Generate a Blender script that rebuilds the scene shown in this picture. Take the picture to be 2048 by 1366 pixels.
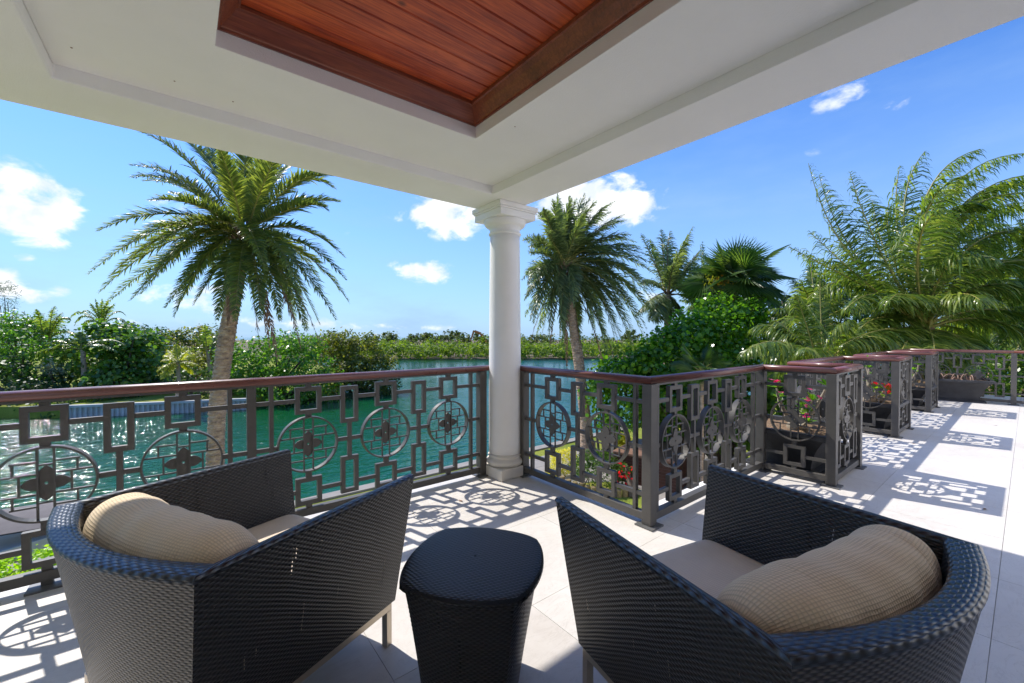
import bpy, math, random
import numpy as np
from mathutils import Vector, Matrix
for o in list(bpy.data.objects): bpy.data.objects.remove(o)
sc = bpy.context.scene
COL = sc.collection
R_ = math.radians
rng = np.random.default_rng(7); random.seed(7)

# ------------------------------------------------------------------ camera
CAM_F, CAM_AZ, CAM_P, CAM_H = 825.4, 51.37, -0.803, 1.362     # focal in photo pixels (2048 wide)
az, pt = R_(CAM_AZ), R_(CAM_P)
FV = np.array([math.cos(az)*math.cos(pt), math.sin(az)*math.cos(pt), math.sin(pt)])
RV = np.array([math.sin(az), -math.cos(az), 0.0])
UV_ = np.cross(RV, FV)
CP = np.array([0, 0, CAM_H])
cam = bpy.data.cameras.new('camera'); camo = bpy.data.objects.new('camera', cam); COL.objects.link(camo)
camo.location = (0, 0, CAM_H)
camo.rotation_euler = (R_(90)+pt, 0, az-R_(90))
cam.sensor_width = 36; cam.lens = 36*CAM_F/2048; cam.clip_start = 0.05; cam.clip_end = 3000
sc.camera = camo
def at(u, v, depth):
    """point of the place seen at photo pixel (u,v), 'depth' metres away along the view"""
    return CP + depth*(FV + RV*(u-1024)/CAM_F - UV_*(v-683)/CAM_F)
def atz(u, v, z):
    d = FV + RV*(u-1024)/CAM_F - UV_*(v-683)/CAM_F
    return CP + d*((z-CAM_H)/d[2])

# ------------------------------------------------------------------ world and sun
SUN_AZ, SUN_EL = 105.0, 47.0
w = bpy.data.worlds.new('World'); sc.world = w; w.use_nodes = True
nt = w.node_tree; nt.nodes.clear()
def N(t, ty, **k):
    n = t.nodes.new(ty)
    for a, b in k.items(): setattr(n, a, b)
    return n
def Lk(t, a, b): t.links.new(a, b)
def math_(t, op, a, b=None, c=None):
    n = N(t, 'ShaderNodeMath', operation=op)
    for i, x in enumerate((a, b, c)):
        if x is None: continue
        if isinstance(x, (int, float)): n.inputs[i].default_value = x
        else: Lk(t, x, n.inputs[i])
    return n.outputs[0]
def vmath(t, op, a, b=None):
    n = N(t, 'ShaderNodeVectorMath', operation=op)
    for i, x in enumerate((a, b)):
        if x is None: continue
        if isinstance(x, (tuple, list)): n.inputs[i].default_value = x
        else: Lk(t, x, n.inputs[i])
    return n.outputs['Value'] if op == 'DOT_PRODUCT' else n.outputs[0]
sky = N(nt, 'ShaderNodeTexSky', sky_type='NISHITA'); sky.sun_disc = False
sky.sun_elevation = R_(SUN_EL); sky.sun_rotation = R_(90-SUN_AZ); sky.air_density = 1.0; sky.dust_density = 0.15; sky.ozone_density = 1.6
hs = N(nt, 'ShaderNodeHueSaturation'); hs.inputs['Saturation'].default_value = 1.22; hs.inputs['Value'].default_value = 1.0
Lk(nt, sky.outputs[0], hs.inputs['Color'])
tcw = N(nt, 'ShaderNodeTexCoord')
dirv = vmath(nt, 'NORMALIZE', tcw.outputs['Generated'])
nz = N(nt, 'ShaderNodeTexNoise'); nz.inputs['Scale'].default_value = 14.0; nz.inputs['Detail'].default_value = 9.0; nz.inputs['Roughness'].default_value = 0.58; nz.inputs['Distortion'].default_value = 0.25
Lk(nt, vmath(nt, 'MULTIPLY', dirv, (1, 1, 1.7)), nz.inputs['Vector'])
nz2 = N(nt, 'ShaderNodeTexNoise'); nz2.inputs['Scale'].default_value = 2.6; nz2.inputs['Detail'].default_value = 7.0; nz2.inputs['Roughness'].default_value = 0.6
Lk(nt, vmath(nt, 'MULTIPLY', dirv, (1, 1, 3.5)), nz2.inputs['Vector'])
# cumulus banks by direction: photo pixel of the centre, half sizes in pixels, density
CL = [(62,440,88,44,1.25),(128,412,40,34,.9),(30,335,62,34,.85),(75,368,60,22,.65),(28,585,60,26,.75),(5,545,34,30,.6),(128,580,22,13,.6),(48,515,22,9,.5),
      (900,428,78,40,1.25),(1170,398,92,44,1.25),(1235,415,66,30,.95),(845,542,56,20,1.05),(330,590,80,24,.52),(460,600,90,36,.42),(345,408,42,18,.5),
      (1690,190,66,24,.62),(1790,208,32,14,.5),(1430,265,50,14,.3),(1650,300,70,14,.28),(900,655,130,10,.3),(600,650,180,18,.36),(250,650,130,22,.36),(1330,590,200,28,.3),(980,590,100,18,.2),(690,465,24,14,.3)]
tot = None
for (u, v, ru, rv, am) in CL:
    c = FV + RV*(u-1024)/CAM_F - UV_*(v-683)/CAM_F; L = np.linalg.norm(c); c = c/L
    r = np.cross(c, (0, 0, 1)); r /= np.linalg.norm(r); q = np.cross(r, c)
    su = CAM_F*L/ru*(1/ (1+((u-1024)/CAM_F)**2)**.5)**-1*.9; sv = CAM_F*L/rv
    rel = vmath(nt, 'SUBTRACT', dirv, tuple(c))
    a = vmath(nt, 'DOT_PRODUCT', rel, tuple(r*su*1.0)); b = vmath(nt, 'DOT_PRODUCT', rel, tuple(q*sv))
    d2 = math_(nt, 'ADD', math_(nt, 'MULTIPLY', a, a), math_(nt, 'MULTIPLY', b, b))
    g = math_(nt, 'MULTIPLY', math_(nt, 'EXPONENT', math_(nt, 'MULTIPLY', d2, -0.9)), am)
    g = math_(nt, 'MULTIPLY', g, 1.2)
    tot = g if tot is None else math_(nt, 'ADD', tot, g)
# density = sum + noise
dens = math_(nt, 'ADD', math_(nt, 'MULTIPLY', tot, 1.0), math_(nt, 'MULTIPLY', math_(nt, 'SUBTRACT', nz.outputs[0], 0.5), 4.2))
dens = math_(nt, 'MULTIPLY', dens, math_(nt, 'MINIMUM', math_(nt, 'MULTIPLY', tot, 2.2), 1.0))
mr = N(nt, 'ShaderNodeMapRange', interpolation_type='SMOOTHSTEP'); mr.inputs['From Min'].default_value = 0.30; mr.inputs['From Max'].default_value = 1.25
Lk(nt, dens, mr.inputs['Value'])
# faint high veil everywhere, thicker towards the horizon
sepw = N(nt, 'ShaderNodeSeparateXYZ'); Lk(nt, dirv, sepw.inputs[0])
hz = N(nt, 'ShaderNodeMapRange'); hz.inputs['From Min'].default_value = 0.0; hz.inputs['From Max'].default_value = 0.50; hz.inputs['To Min'].default_value = 0.88; hz.inputs['To Max'].default_value = 0.0
Lk(nt, sepw.outputs[2], hz.inputs['Value'])
veil = N(nt, 'ShaderNodeMapRange', interpolation_type='SMOOTHSTEP'); veil.inputs['From Min'].default_value = 0.42; veil.inputs['From Max'].default_value = 0.8; veil.inputs['To Max'].default_value = 0.35
Lk(nt, nz2.outputs[0], veil.inputs['Value'])
veilsum = math_(nt, 'ADD', math_(nt, 'MULTIPLY', veil.outputs[0], 0.6), hz.outputs[0])
SKY_TINT = (0.48, 0.715, 1.08, 1)
tint = N(nt, 'ShaderNodeMix', data_type='RGBA', blend_type='MULTIPLY'); tint.inputs[0].default_value = 1.0
Lk(nt, hs.outputs[0], tint.inputs[6]); tint.inputs[7].default_value = SKY_TINT
mx1 = N(nt, 'ShaderNodeMix', data_type='RGBA'); Lk(nt, veilsum, mx1.inputs[0]); Lk(nt, tint.outputs[2], mx1.inputs[6]); mx1.inputs[7].default_value = (1.95, 2.95, 4.35, 1)
mx2 = N(nt, 'ShaderNodeMix', data_type='RGBA'); Lk(nt, mr.outputs[0], mx2.inputs[0]); Lk(nt, mx1.outputs[2], mx2.inputs[6]); 
ccol = N(nt, 'ShaderNodeMix', data_type='RGBA'); nz3 = N(nt, 'ShaderNodeTexNoise'); nz3.inputs['Scale'].default_value = 22.0; nz3.inputs['Detail'].default_value = 5.0; Lk(nt, dirv, nz3.inputs['Vector'])
cm = N(nt, 'ShaderNodeMapRange'); cm.inputs['From Min'].default_value = .38; cm.inputs['From Max'].default_value = .6; Lk(nt, nz3.outputs[0], cm.inputs['Value']); Lk(nt, cm.outputs[0], ccol.inputs[0])
ccol.inputs[6].default_value = (3.9, 4.25, 4.8, 1); ccol.inputs[7].default_value = (5.5, 5.6, 5.75, 1); Lk(nt, ccol.outputs[2], mx2.inputs[7])
bg = N(nt, 'ShaderNodeBackground'); bg.inputs['Strength'].default_value = 0.08
wo = N(nt, 'ShaderNodeOutputWorld'); Lk(nt, mx2.outputs[2], bg.inputs[0]); Lk(nt, bg.outputs[0], wo.inputs[0])
sun = bpy.data.lights.new('sun', 'SUN'); sun.energy = 2.0; sun.angle = R_(0.53); sun.color = (1.0, 0.955, 0.88)
suno = bpy.data.objects.new('sun', sun); COL.objects.link(suno)
sd = Vector((math.cos(R_(SUN_AZ))*math.cos(R_(SUN_EL)), math.sin(R_(SUN_AZ))*math.cos(R_(SUN_EL)), math.sin(R_(SUN_EL))))
suno.rotation_euler = sd.to_track_quat('Z', 'Y').to_euler(); suno.location = (0, 0, 20)
sc.view_settings.view_transform = 'Standard'; sc.view_settings.look = 'None'; sc.view_settings.gamma = 1
sc.view_settings.use_curve_mapping = False; sc.view_settings.exposure = 1.52
sc.render.engine = 'CYCLES'
sc.cycles.max_bounces = 10; sc.cycles.diffuse_bounces = 6; sc.cycles.transparent_max_bounces = 24

# ------------------------------------------------------------------ materials
M = {}
def newmat(name):
    m = bpy.data.materials.new(name); m.use_nodes = True; t = m.node_tree
    p = t.nodes['Principled BSDF']; M[name] = m
    return m, t, p
def setp(p, col=None, rough=None, spec=None, metal=None, **k):
    if col is not None: p.inputs['Base Color'].default_value = (*col, 1)
    if rough is not None: p.inputs['Roughness'].default_value = rough
    if spec is not None: p.inputs['Specular IOR Level'].default_value = spec
    if metal is not None: p.inputs['Metallic'].default_value = metal
def noise(t, vec, scale, detail=4, rough=.55, dist=0):
    n = N(t, 'ShaderNodeTexNoise'); n.inputs['Scale'].default_value = scale; n.inputs['Detail'].default_value = detail
    n.inputs['Roughness'].default_value = rough; n.inputs['Distortion'].default_value = dist
    if vec is not None: Lk(t, vec, n.inputs['Vector'])
    return n.outputs[0]
def ramp(t, fac, stops):
    r = N(t, 'ShaderNodeValToRGB'); e = r.color_ramp.elements
    while len(e) > 1: e.remove(e[-1])
    e[0].position = stops[0][0]; e[0].color = (*stops[0][1], 1)
    for p_, c in stops[1:]:
        x = e.new(p_); x.color = (*c, 1)
    Lk(t, fac, r.inputs[0]); return r.outputs[0]
def bump(t, p, h, dist=.01, strength=1.0):
    b = N(t, 'ShaderNodeBump'); b.inputs['Distance'].default_value = dist; b.inputs['Strength'].default_value = strength
    Lk(t, h, b.inputs['Height']); Lk(t, b.outputs[0], p.inputs['Normal']); return b
def obc(t): return N(t, 'ShaderNodeTexCoord').outputs['Object']
def mr_(t, v, a, b, c=0, d=1, smooth=False):
    n = N(t, 'ShaderNodeMapRange');
    if smooth: n.interpolation_type = 'SMOOTHSTEP'
    for i, x in zip(('From Min', 'From Max', 'To Min', 'To Max'), (a, b, c, d)): n.inputs[i].default_value = x
    Lk(t, v, n.inputs['Value']); return n.outputs[0]
def simple(name, col, rough=.6, spec=.5, metal=0, var=.12, scale=8, bs=None, bd=.002):
    m, t, p = newmat(name); setp(p, col, rough, spec, metal)
    o = obc(t); n = noise(t, o, scale, 6)
    c0 = tuple(max(0, x*(1-var)) for x in col); c1 = tuple(min(1, x*(1+var)) for x in col)
    Lk(t, ramp(t, n, [(.3, c0), (.7, c1)]), p.inputs['Base Color'])
    if bs: bump(t, p, noise(t, o, bs, 5), bd)
    return m
simple('plaster', (.88, .86, .83), .85, .25, var=.02, scale=3, bs=160, bd=.0016)
simple('column_paint', (.87, .85, .82), .55, .3, var=.025, scale=5, bs=60, bd=.0004)
simple('stone_trim', (.74, .69, .60), .7, .3, var=.08, scale=6, bs=50, bd=.0008)
simple('rail_metal', (.092, .086, .078), .48, .4, var=.10, scale=14, bs=90, bd=.0003)
simple('plate_metal', (.12, .12, .12), .4, .5, var=.15, scale=20)
simple('champagne_metal', (.52, .45, .36), .32, .5, .75, var=.05, scale=10)
simple('bowl_stone', (.045, .045, .048), .6, .4, var=.25, scale=9, bs=40, bd=.002)
simple('soil', (.26, .17, .10), .9, .2, var=.5, scale=30, bs=60, bd=.02)
simple('stem', (.30, .25, .18), .8, .3, var=.3, scale=20, bs=40, bd=.004)
simple('dry_stem', (.30, .20, .15), .85, .2, var=.4, scale=20)
simple('tub_cover', (.23, .12, .07), .6, .4, var=.15, scale=4, bs=30, bd=.002)
simple('tub_board', (.075, .028, .018), .5, .4, var=.3, scale=12)
simple('log', (.26, .19, .09), .85, .2, var=.3, scale=14, bs=30, bd=.006)
simple('paving', (.31, .28, .245), .85, .2, var=.10, scale=3, bs=40, bd=.003)
simple('deck_board', (.25, .22, .18), .8, .2, var=.25, scale=6, bs=40, bd=.003)
simple('canvas', (.16, .14, .13), .8, .2, var=.1, scale=5)
simple('boat_white', (.6, .6, .58), .3, .5, var=.05)
simple('black_tube', (.02, .02, .022), .35, .5, var=.1)
simple('yellow_paint', (.55, .20, .05), .5, .4, var=.15)
simple('lamp_white', (.7, .7, .68), .5, .4, var=.05)
simple('twig', (.13, .10, .07), .9, .2, var=.3, scale=8, bs=20, bd=.01)
simple('dead_leaf', (.26, .15, .09), .8, .2, var=.3, scale=10)
simple('earth', (.20, .16, .11), .95, .1, var=.3, scale=2, bs=10, bd=.05)
simple('fitting_dark', (.03, .03, .03), .5, .4)

# red-brown handrail
m, t, p = newmat('handrail_wood'); setp(p, (.16, .04, .03), .23, .6)
o = obc(t); s_ = vmath(t, 'MULTIPLY', o, (1.2, 30, 30))
Lk(t, ramp(t, noise(t, s_, 3, 6, .6, .3), [(.25, (.12, .038, .028)), (.6, (.19, .066, .050)), (.8, (.26, .10, .075))]), p.inputs['Base Color'])
Lk(t, mr_(t, noise(t, o, 9, 4), .3, .7, .26, .45), p.inputs['Roughness'])
bump(t, p, noise(t, s_, 6, 3), .0006)
p.inputs['Coat Weight'].default_value = .15; p.inputs['Coat Roughness'].default_value = .12
# ceiling planks (grain along local x), knots
def plankmat(name, base, dark, light, knots):
    m, t, p = newmat(name); setp(p, base, .35, .4)
    o = obc(t); oi = N(t, 'ShaderNodeObjectInfo'); off = N(t, 'ShaderNodeCombineXYZ')
    Lk(t, math_(t, 'MULTIPLY', oi.outputs['Random'], 37.0), off.inputs[0]); Lk(t, math_(t, 'MULTIPLY', oi.outputs['Random'], 17.0), off.inputs[1])
    q = vmath(t, 'ADD', o, off.outputs[0])
    g = noise(t, vmath(t, 'MULTIPLY', q, (1.1, 26, 26)), 3.2, 7, .62, .8)
    b = noise(t, vmath(t, 'MULTIPLY', q, (1.6, 5, 5)), 1.7, 3)
    c = ramp(t, math_(t, 'ADD', math_(t, 'MULTIPLY', g, .6), math_(t, 'MULTIPLY', b, .45)), [(.36, dark), (.5, base), (.64, light)])
    if knots:
        vo = N(t, 'ShaderNodeTexVoronoi'); vo.inputs['Scale'].default_value = 3.6; vo.inputs['Randomness'].default_value = 1
        Lk(t, vmath(t, 'MULTIPLY', q, (1, 1.35, 1)), vo.inputs['Vector'])
        k = mr_(t, vo.outputs['Distance'], .03, .11, 1, 0, True)
        mx = N(t, 'ShaderNodeMix', data_type='RGBA'); Lk(t, math_(t, 'MULTIPLY', k, .8), mx.inputs[0]); Lk(t, c, mx.inputs[6]); mx.inputs[7].default_value = (dark[0]*.35, dark[1]*.5, dark[2]*.5, 1); c = mx.outputs[2]
    Lk(t, c, p.inputs['Base Color']); bump(t, p, g, .0012)
    p.inputs['Coat Weight'].default_value = .25; p.inputs['Coat Roughness'].default_value = .25
plankmat('plank_wood', (.40, .058, .016), (.20, .026, .010), (.62, .115, .028), True)
plankmat('moulding_wood', (.20, .048, .022), (.12, .028, .014), (.28, .075, .032), False)
# limestone tile
m, t, p = newmat('tile'); setp(p, (.6, .57, .53), .5, .35)
o = N(t, 'ShaderNodeNewGeometry').outputs['Position']
oi = N(t, 'ShaderNodeObjectInfo')
a = noise(t, o, 1.3, 8, .62, .6); b = noise(t, o, 14, 6, .6); c = noise(t, vmath(t, 'MULTIPLY', o, (1, 2.4, 1)), 3.4, 9, .72, 1.6)
f = math_(t, 'ADD', math_(t, 'MULTIPLY', a, .5), math_(t, 'MULTIPLY', b, .25)); f = math_(t, 'ADD', f, math_(t, 'MULTIPLY', oi.outputs['Random'], .16))
col = ramp(t, f, [(.28, (.58, .53, .475)), (.45, (.655, .615, .565)), (.62, (.71, .68, .635))])
vein = mr_(t, math_(t, 'ABSOLUTE', math_(t, 'SUBTRACT', c, .5)), 0, .018, .30, 0, True)
mx = N(t, 'ShaderNodeMix', data_type='RGBA'); Lk(t, vein, mx.inputs[0]); Lk(t, col, mx.inputs[6]); mx.inputs[7].default_value = (.42, .37, .31, 1)
vo = N(t, 'ShaderNodeTexVoronoi'); vo.inputs['Scale'].default_value = 7; Lk(t, o, vo.inputs['Vector'])
spk = mr_(t, vo.outputs['Distance'], .02, .05, .55, 0, True)
mx2_ = N(t, 'ShaderNodeMix', data_type='RGBA'); Lk(t, math_(t, 'MULTIPLY', spk, mr_(t, a, .5, .6, 0, 1)), mx2_.inputs[0]); Lk(t, mx.outputs[2], mx2_.inputs[6]); mx2_.inputs[7].default_value = (.3, .25, .2, 1)
Lk(t, mx2_.outputs[2], p.inputs['Base Color']); Lk(t, mr_(t, b, .3, .7, .42, .62), p.inputs['Roughness']); bump(t, p, b, .0006)
simple('grout', (.40, .37, .33), .9, .2, var=.1)
# wicker: woven strands, pitch in metres from the uv map
def wicker(name, pu, pv, holes, col, depth=.0022, hi=(.05, .05, .052), rough=.42):
    m, t, p = newmat(name); setp(p, col, rough, .55)
    uv = N(t, 'ShaderNodeUVMap').outputs[0]; s = N(t, 'ShaderNodeSeparateXYZ'); Lk(t, uv, s.inputs[0])
    wob = noise(t, vmath(t, 'MULTIPLY', uv, (9, 9, 1)), 1.0, 3)
    U = math_(t, 'ADD', math_(t, 'DIVIDE', s.outputs[0], pu), math_(t, 'MULTIPLY', wob, .55)); V = math_(t, 'ADD', math_(t, 'DIVIDE', s.outputs[1], pv), math_(t, 'MULTIPLY', wob, .8))
    par = math_(t, 'MULTIPLY', math_(t, 'FLOOR', V), math.pi)
    row = math_(t, 'ABSOLUTE', math_(t, 'SINE', math_(t, 'MULTIPLY', V, math.pi)))
    wave = math_(t, 'ADD', .52, math_(t, 'MULTIPLY', .48, math_(t, 'SINE', math_(t, 'ADD', math_(t, 'MULTIPLY', U, math.pi), par))))
    h = math_(t, 'MULTIPLY', math_(t, 'POWER', row, .6), wave)
    c = ramp(t, h, [(.05, tuple(x*.25 for x in col)), (.35, col), (.9, hi)])  # darker gaps, with a highlight painted on the strand crests
    Lk(t, c, p.inputs['Base Color']); bump(t, p, h, depth)
    if holes:
        big = noise(t, vmath(t, 'MULTIPLY', uv, (38, 3.5, 1)), 1.0, 3)
        msk = mr_(t, big, .60, .70, 0, 1)
        gap = math_(t, 'LESS_THAN', h, math_(t, 'MULTIPLY', msk, holes))
        tr = N(t, 'ShaderNodeBsdfTransparent'); mxs = N(t, 'ShaderNodeMixShader'); Lk(t, gap, mxs.inputs[0]); Lk(t, p.outputs[0], mxs.inputs[1]); Lk(t, tr.outputs[0], mxs.inputs[2])
        Lk(t, mxs.outputs[0], t.nodes['Material Output'].inputs[0])
    return m
wicker('wicker', .0120, .0080, .17, (.013, .0125, .013), .0028, hi=(.055, .052, .050))
wicker('wicker_solid', .0120, .0080, 0, (.020, .017, .015), .0028, hi=(.125, .105, .088))  # chair backs: bounced light and highlights painted in as lighter strands
wicker('wicker_rim', .017, .0110, 0, (.014, .017, .023), .0018, hi=(.045, .055, .070), rough=.3)
wicker('wicker_table', .0125, .0085, .24, (.018, .019, .022), hi=(.04, .043, .05))
wicker('wicker_top', .0125, .0085, 0, (.010, .012, .017), .0030, hi=(.04, .043, .05))
# fabric
def fabric(name, col, pitch, wr):
    m, t, p = newmat(name); setp(p, col, .9, .15)
    uv = N(t, 'ShaderNodeUVMap').outputs[0]; s = N(t, 'ShaderNodeSeparateXYZ'); Lk(t, uv, s.inputs[0])
    wob = noise(t, vmath(t, 'MULTIPLY', uv, (14, 14, 1)), 1.0, 3)
    U = math_(t, 'ADD', math_(t, 'DIVIDE', s.outputs[0], pitch), wob); V = math_(t, 'ADD', math_(t, 'DIVIDE', s.outputs[1], pitch), wob)
    a = math_(t, 'ABSOLUTE', math_(t, 'SINE', math_(t, 'MULTIPLY', U, math.pi))); b = math_(t, 'ABSOLUTE', math_(t, 'SINE', math_(t, 'MULTIPLY', V, math.pi)))
    h = math_(t, 'POWER', math_(t, 'MULTIPLY', a, b), .55)
    big = noise(t, obc(t), 5, 4)
    f = math_(t, 'ADD', math_(t, 'MULTIPLY', h, .5), math_(t, 'MULTIPLY', big, .5))
    Lk(t, ramp(t, f, [(.2, tuple(x*.72 for x in col)), (.5, tuple(x*.95 for x in col)), (.8, tuple(min(1, x*1.08) for x in col))]), p.inputs['Base Color'])
    hh = math_(t, 'ADD', math_(t, 'MULTIPLY', h, .5), math_(t, 'MULTIPLY', noise(t, vmath(t, 'MULTIPLY', obc(t), (1, 1.6, 1)), 8, 3, .5, 1.5), wr))
    bump(t, p, hh, .003)
fabric('pillow_fabric', (.82, .66, .46), .0098, .7)
fabric('seat_fabric', (.80, .68, .54), .0080, .4)
# foliage
LEAFK = 1.35
def leafmat(name, stops, rough=.45, trans=.35, spec=.4, ttint=(1.25, 1.35, .5)):
    m, t, p = newmat(name); g = N(t, 'ShaderNodeNewGeometry')
    rnd = g.outputs['Random Per Island']; big = noise(t, obc(t), .7, 3)
    f = math_(t, 'ADD', math_(t, 'MULTIPLY', rnd, .62), math_(t, 'MULTIPLY', big, .38))
    c = ramp(t, f, [(q_, tuple(min(.85, x*LEAFK) for x in c_)) for q_, c_ in stops]); Lk(t, c, p.inputs['Base Color']); p.inputs['Roughness'].default_value = rough; p.inputs['Specular IOR Level'].default_value = spec
    tr = N(t, 'ShaderNodeBsdfTranslucent'); mc = N(t, 'ShaderNodeMix', data_type='RGBA', blend_type='MULTIPLY'); mc.inputs[0].default_value = 1; Lk(t, c, mc.inputs[6]); mc.inputs[7].default_value = (*[x*1.35 for x in ttint], 1)
    Lk(t, mc.outputs[2], tr.inputs[0]); ms = N(t, 'ShaderNodeMixShader'); ms.inputs[0].default_value = min(.6, trans+.12)
    Lk(t, p.outputs[0], ms.inputs[1]); Lk(t, tr.outputs[0], ms.inputs[2]); Lk(t, ms.outputs[0], t.nodes['Material Output'].inputs[0])
    return m
leafmat('date_leaf', [(.1, (.050, .072, .025)), (.5, (.105, .135, .040)), (.9, (.26, .25, .06))], .36, .36, .5)
leafmat('date_leaf_grey', [(.1, (.060, .082, .036)), (.5, (.12, .15, .062)), (.9, (.24, .27, .11))], .36, .30, .5)
leafmat('coco_leaf', [(.1, (.040, .075, .016)), (.5, (.095, .145, .028)), (.9, (.28, .30, .07))], .28, .35, .6)
leafmat('coco_yellow', [(.1, (.16, .19, .02)), (.5, (.30, .30, .03)), (.9, (.50, .42, .05))], .35, .4, .5)
leafmat('fan_leaf', [(.1, (.035, .075, .020)), (.5, (.07, .125, .03)), (.9, (.15, .20, .05))], .35, .35, .5)
leafmat('grape_leaf', [(.1, (.03, .078, .012)), (.45, (.065, .155, .015)), (.8, (.16, .28, .02)), (.97, (.34, .30, .03))], .22, .45, .6)
leafmat('grape_dark', [(.1, (.032, .075, .013)), (.6, (.080, .16, .020)), (.95, (.22, .27, .05))], .3, .3, .6)
leafmat('mangrove_leaf', [(.1, (.032, .085, .012)), (.5, (.070, .165, .017)), (.9, (.15, .25, .03))], .4, .35, .5)
leafmat('olive_leaf', [(.1, (.045, .06, .012)), (.5, (.10, .115, .02)), (.9, (.20, .17, .03))], .45, .35, .4)
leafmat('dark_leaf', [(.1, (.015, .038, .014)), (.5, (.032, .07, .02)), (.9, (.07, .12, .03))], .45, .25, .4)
leafmat('yellowgreen_leaf', [(.1, (.09, .14, .015)), (.5, (.19, .23, .02)), (.9, (.34, .34, .03))], .45, .4, .4)
leafmat('box_leaf', [(.1, (.025, .06, .010)), (.5, (.05, .10, .014)), (.9, (.10, .16, .02))], .4, .3, .4)
leafmat('yellow_leaf', [(.1, (.30, .28, .03)), (.5, (.48, .42, .05)), (.9, (.62, .52, .09))], .45, .35, .4)
leafmat('hedge_lime', [(.1, (.14, .24, .012)), (.5, (.26, .38, .02)), (.9, (.42, .50, .03))], .4, .4, .4)
leafmat('silver_leaf', [(.1, (.12, .14, .10)), (.9, (.25, .27, .21))], .6, .2, .3)
leafmat('blue_leaf', [(.1, (.035, .06, .045)), (.9, (.09, .13, .09))], .5, .2, .3)
leafmat('far_leaf', [(.1, (.06, .10, .014)), (.5, (.12, .175, .022)), (.9, (.21, .25, .035))], .5, .3, .3)
leafmat('far_dark', [(.1, (.04, .06, .02)), (.5, (.075, .10, .03)), (.9, (.13, .14, .045))], .5, .25, .3)
leafmat('pink_petal', [(.1, (.75, .03, .16)), (.9, (.9, .12, .32))], .5, .3, .3, (1.0, .5, .6))
leafmat('red_petal', [(.1, (.70, .01, .02)), (.9, (.85, .03, .05))], .5, .3, .3, (1.0, .3, .3))
leafmat('orange_fruit', [(.1, (.7, .25, .02)), (.9, (.85, .4, .04))], .4, .1, .5)
simple('rachis', (.30, .27, .07), .45, .4, var=.2, scale=4)
simple('rachis_brown', (.22, .14, .08), .6, .3, var=.2, scale=4)
m, t, p = newmat('palm_bark'); setp(p, (.3, .24, .18), .9, .15)
o = obc(t); Lk(t, ramp(t, noise(t, vmath(t, 'MULTIPLY', o, (1, 1, 2.4)), 6, 8, .68), [(.25, (.14, .095, .065)), (.5, (.42, .295, .20)), (.75, (.66, .50, .36))]), p.inputs['Base Color']); bump(t, p, noise(t, vmath(t, 'MULTIPLY', o, (1, 1, .35)), 26, 6), .02)
m, t, p = newmat('lawn'); setp(p, (.2, .25, .05), .95, .1)
o = N(t, 'ShaderNodeNewGeometry').outputs['Position']; Lk(t, ramp(t, noise(t, o, .5, 8, .7), [(.3, (.15, .21, .030)), (.55, (.28, .30, .05)), (.75, (.38, .34, .09))]), p.inputs['Base Color']); bump(t, p, noise(t, o, 20, 4), .05)
# water
m, t, p = newmat('water'); setp(p, (.012, .075, .06), .05, .5); p.inputs['IOR'].default_value = 1.33
o = N(t, 'ShaderNodeNewGeometry').outputs['Position']
mp = N(t, 'ShaderNodeMapping'); mp.inputs['Rotation'].default_value = (0, 0, R_(-38)); mp.inputs['Scale'].default_value = (.7, 2.0, 1); Lk(t, o, mp.inputs[0])
w1 = noise(t, mp.outputs[0], 1.5, 3, .45, .6); w2 = noise(t, mp.outputs[0], 5.0, 2, .5, .4); w3 = noise(t, o, .05, 4, .6)
sep = N(t, 'ShaderNodeSeparateXYZ'); Lk(t, o, sep.inputs[0])
side = vmath(t, 'DOT_PRODUCT', o, tuple(-RV))
gr = mr_(t, math_(t, 'ADD', side, math_(t, 'MULTIPLY', w3, 6.0)), 1, 13, 0, 1, True)
Lk(t, ramp(t, gr, [(0, (.010, .12, .115)), (.5, (.006, .105, .058)), (1, (.004, .085, .022))]), p.inputs['Base Color'])  # greener to the left: reflection of the trees painted into the base colour
hh = math_(t, 'MULTIPLY', math_(t, 'ADD', w1, math_(t, 'MULTIPLY', w2, .22)), mr_(t, noise(t, o, .12, 3), .35, .6, .45, 1.15)); bump(t, p, hh, .22, 1.0)

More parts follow.
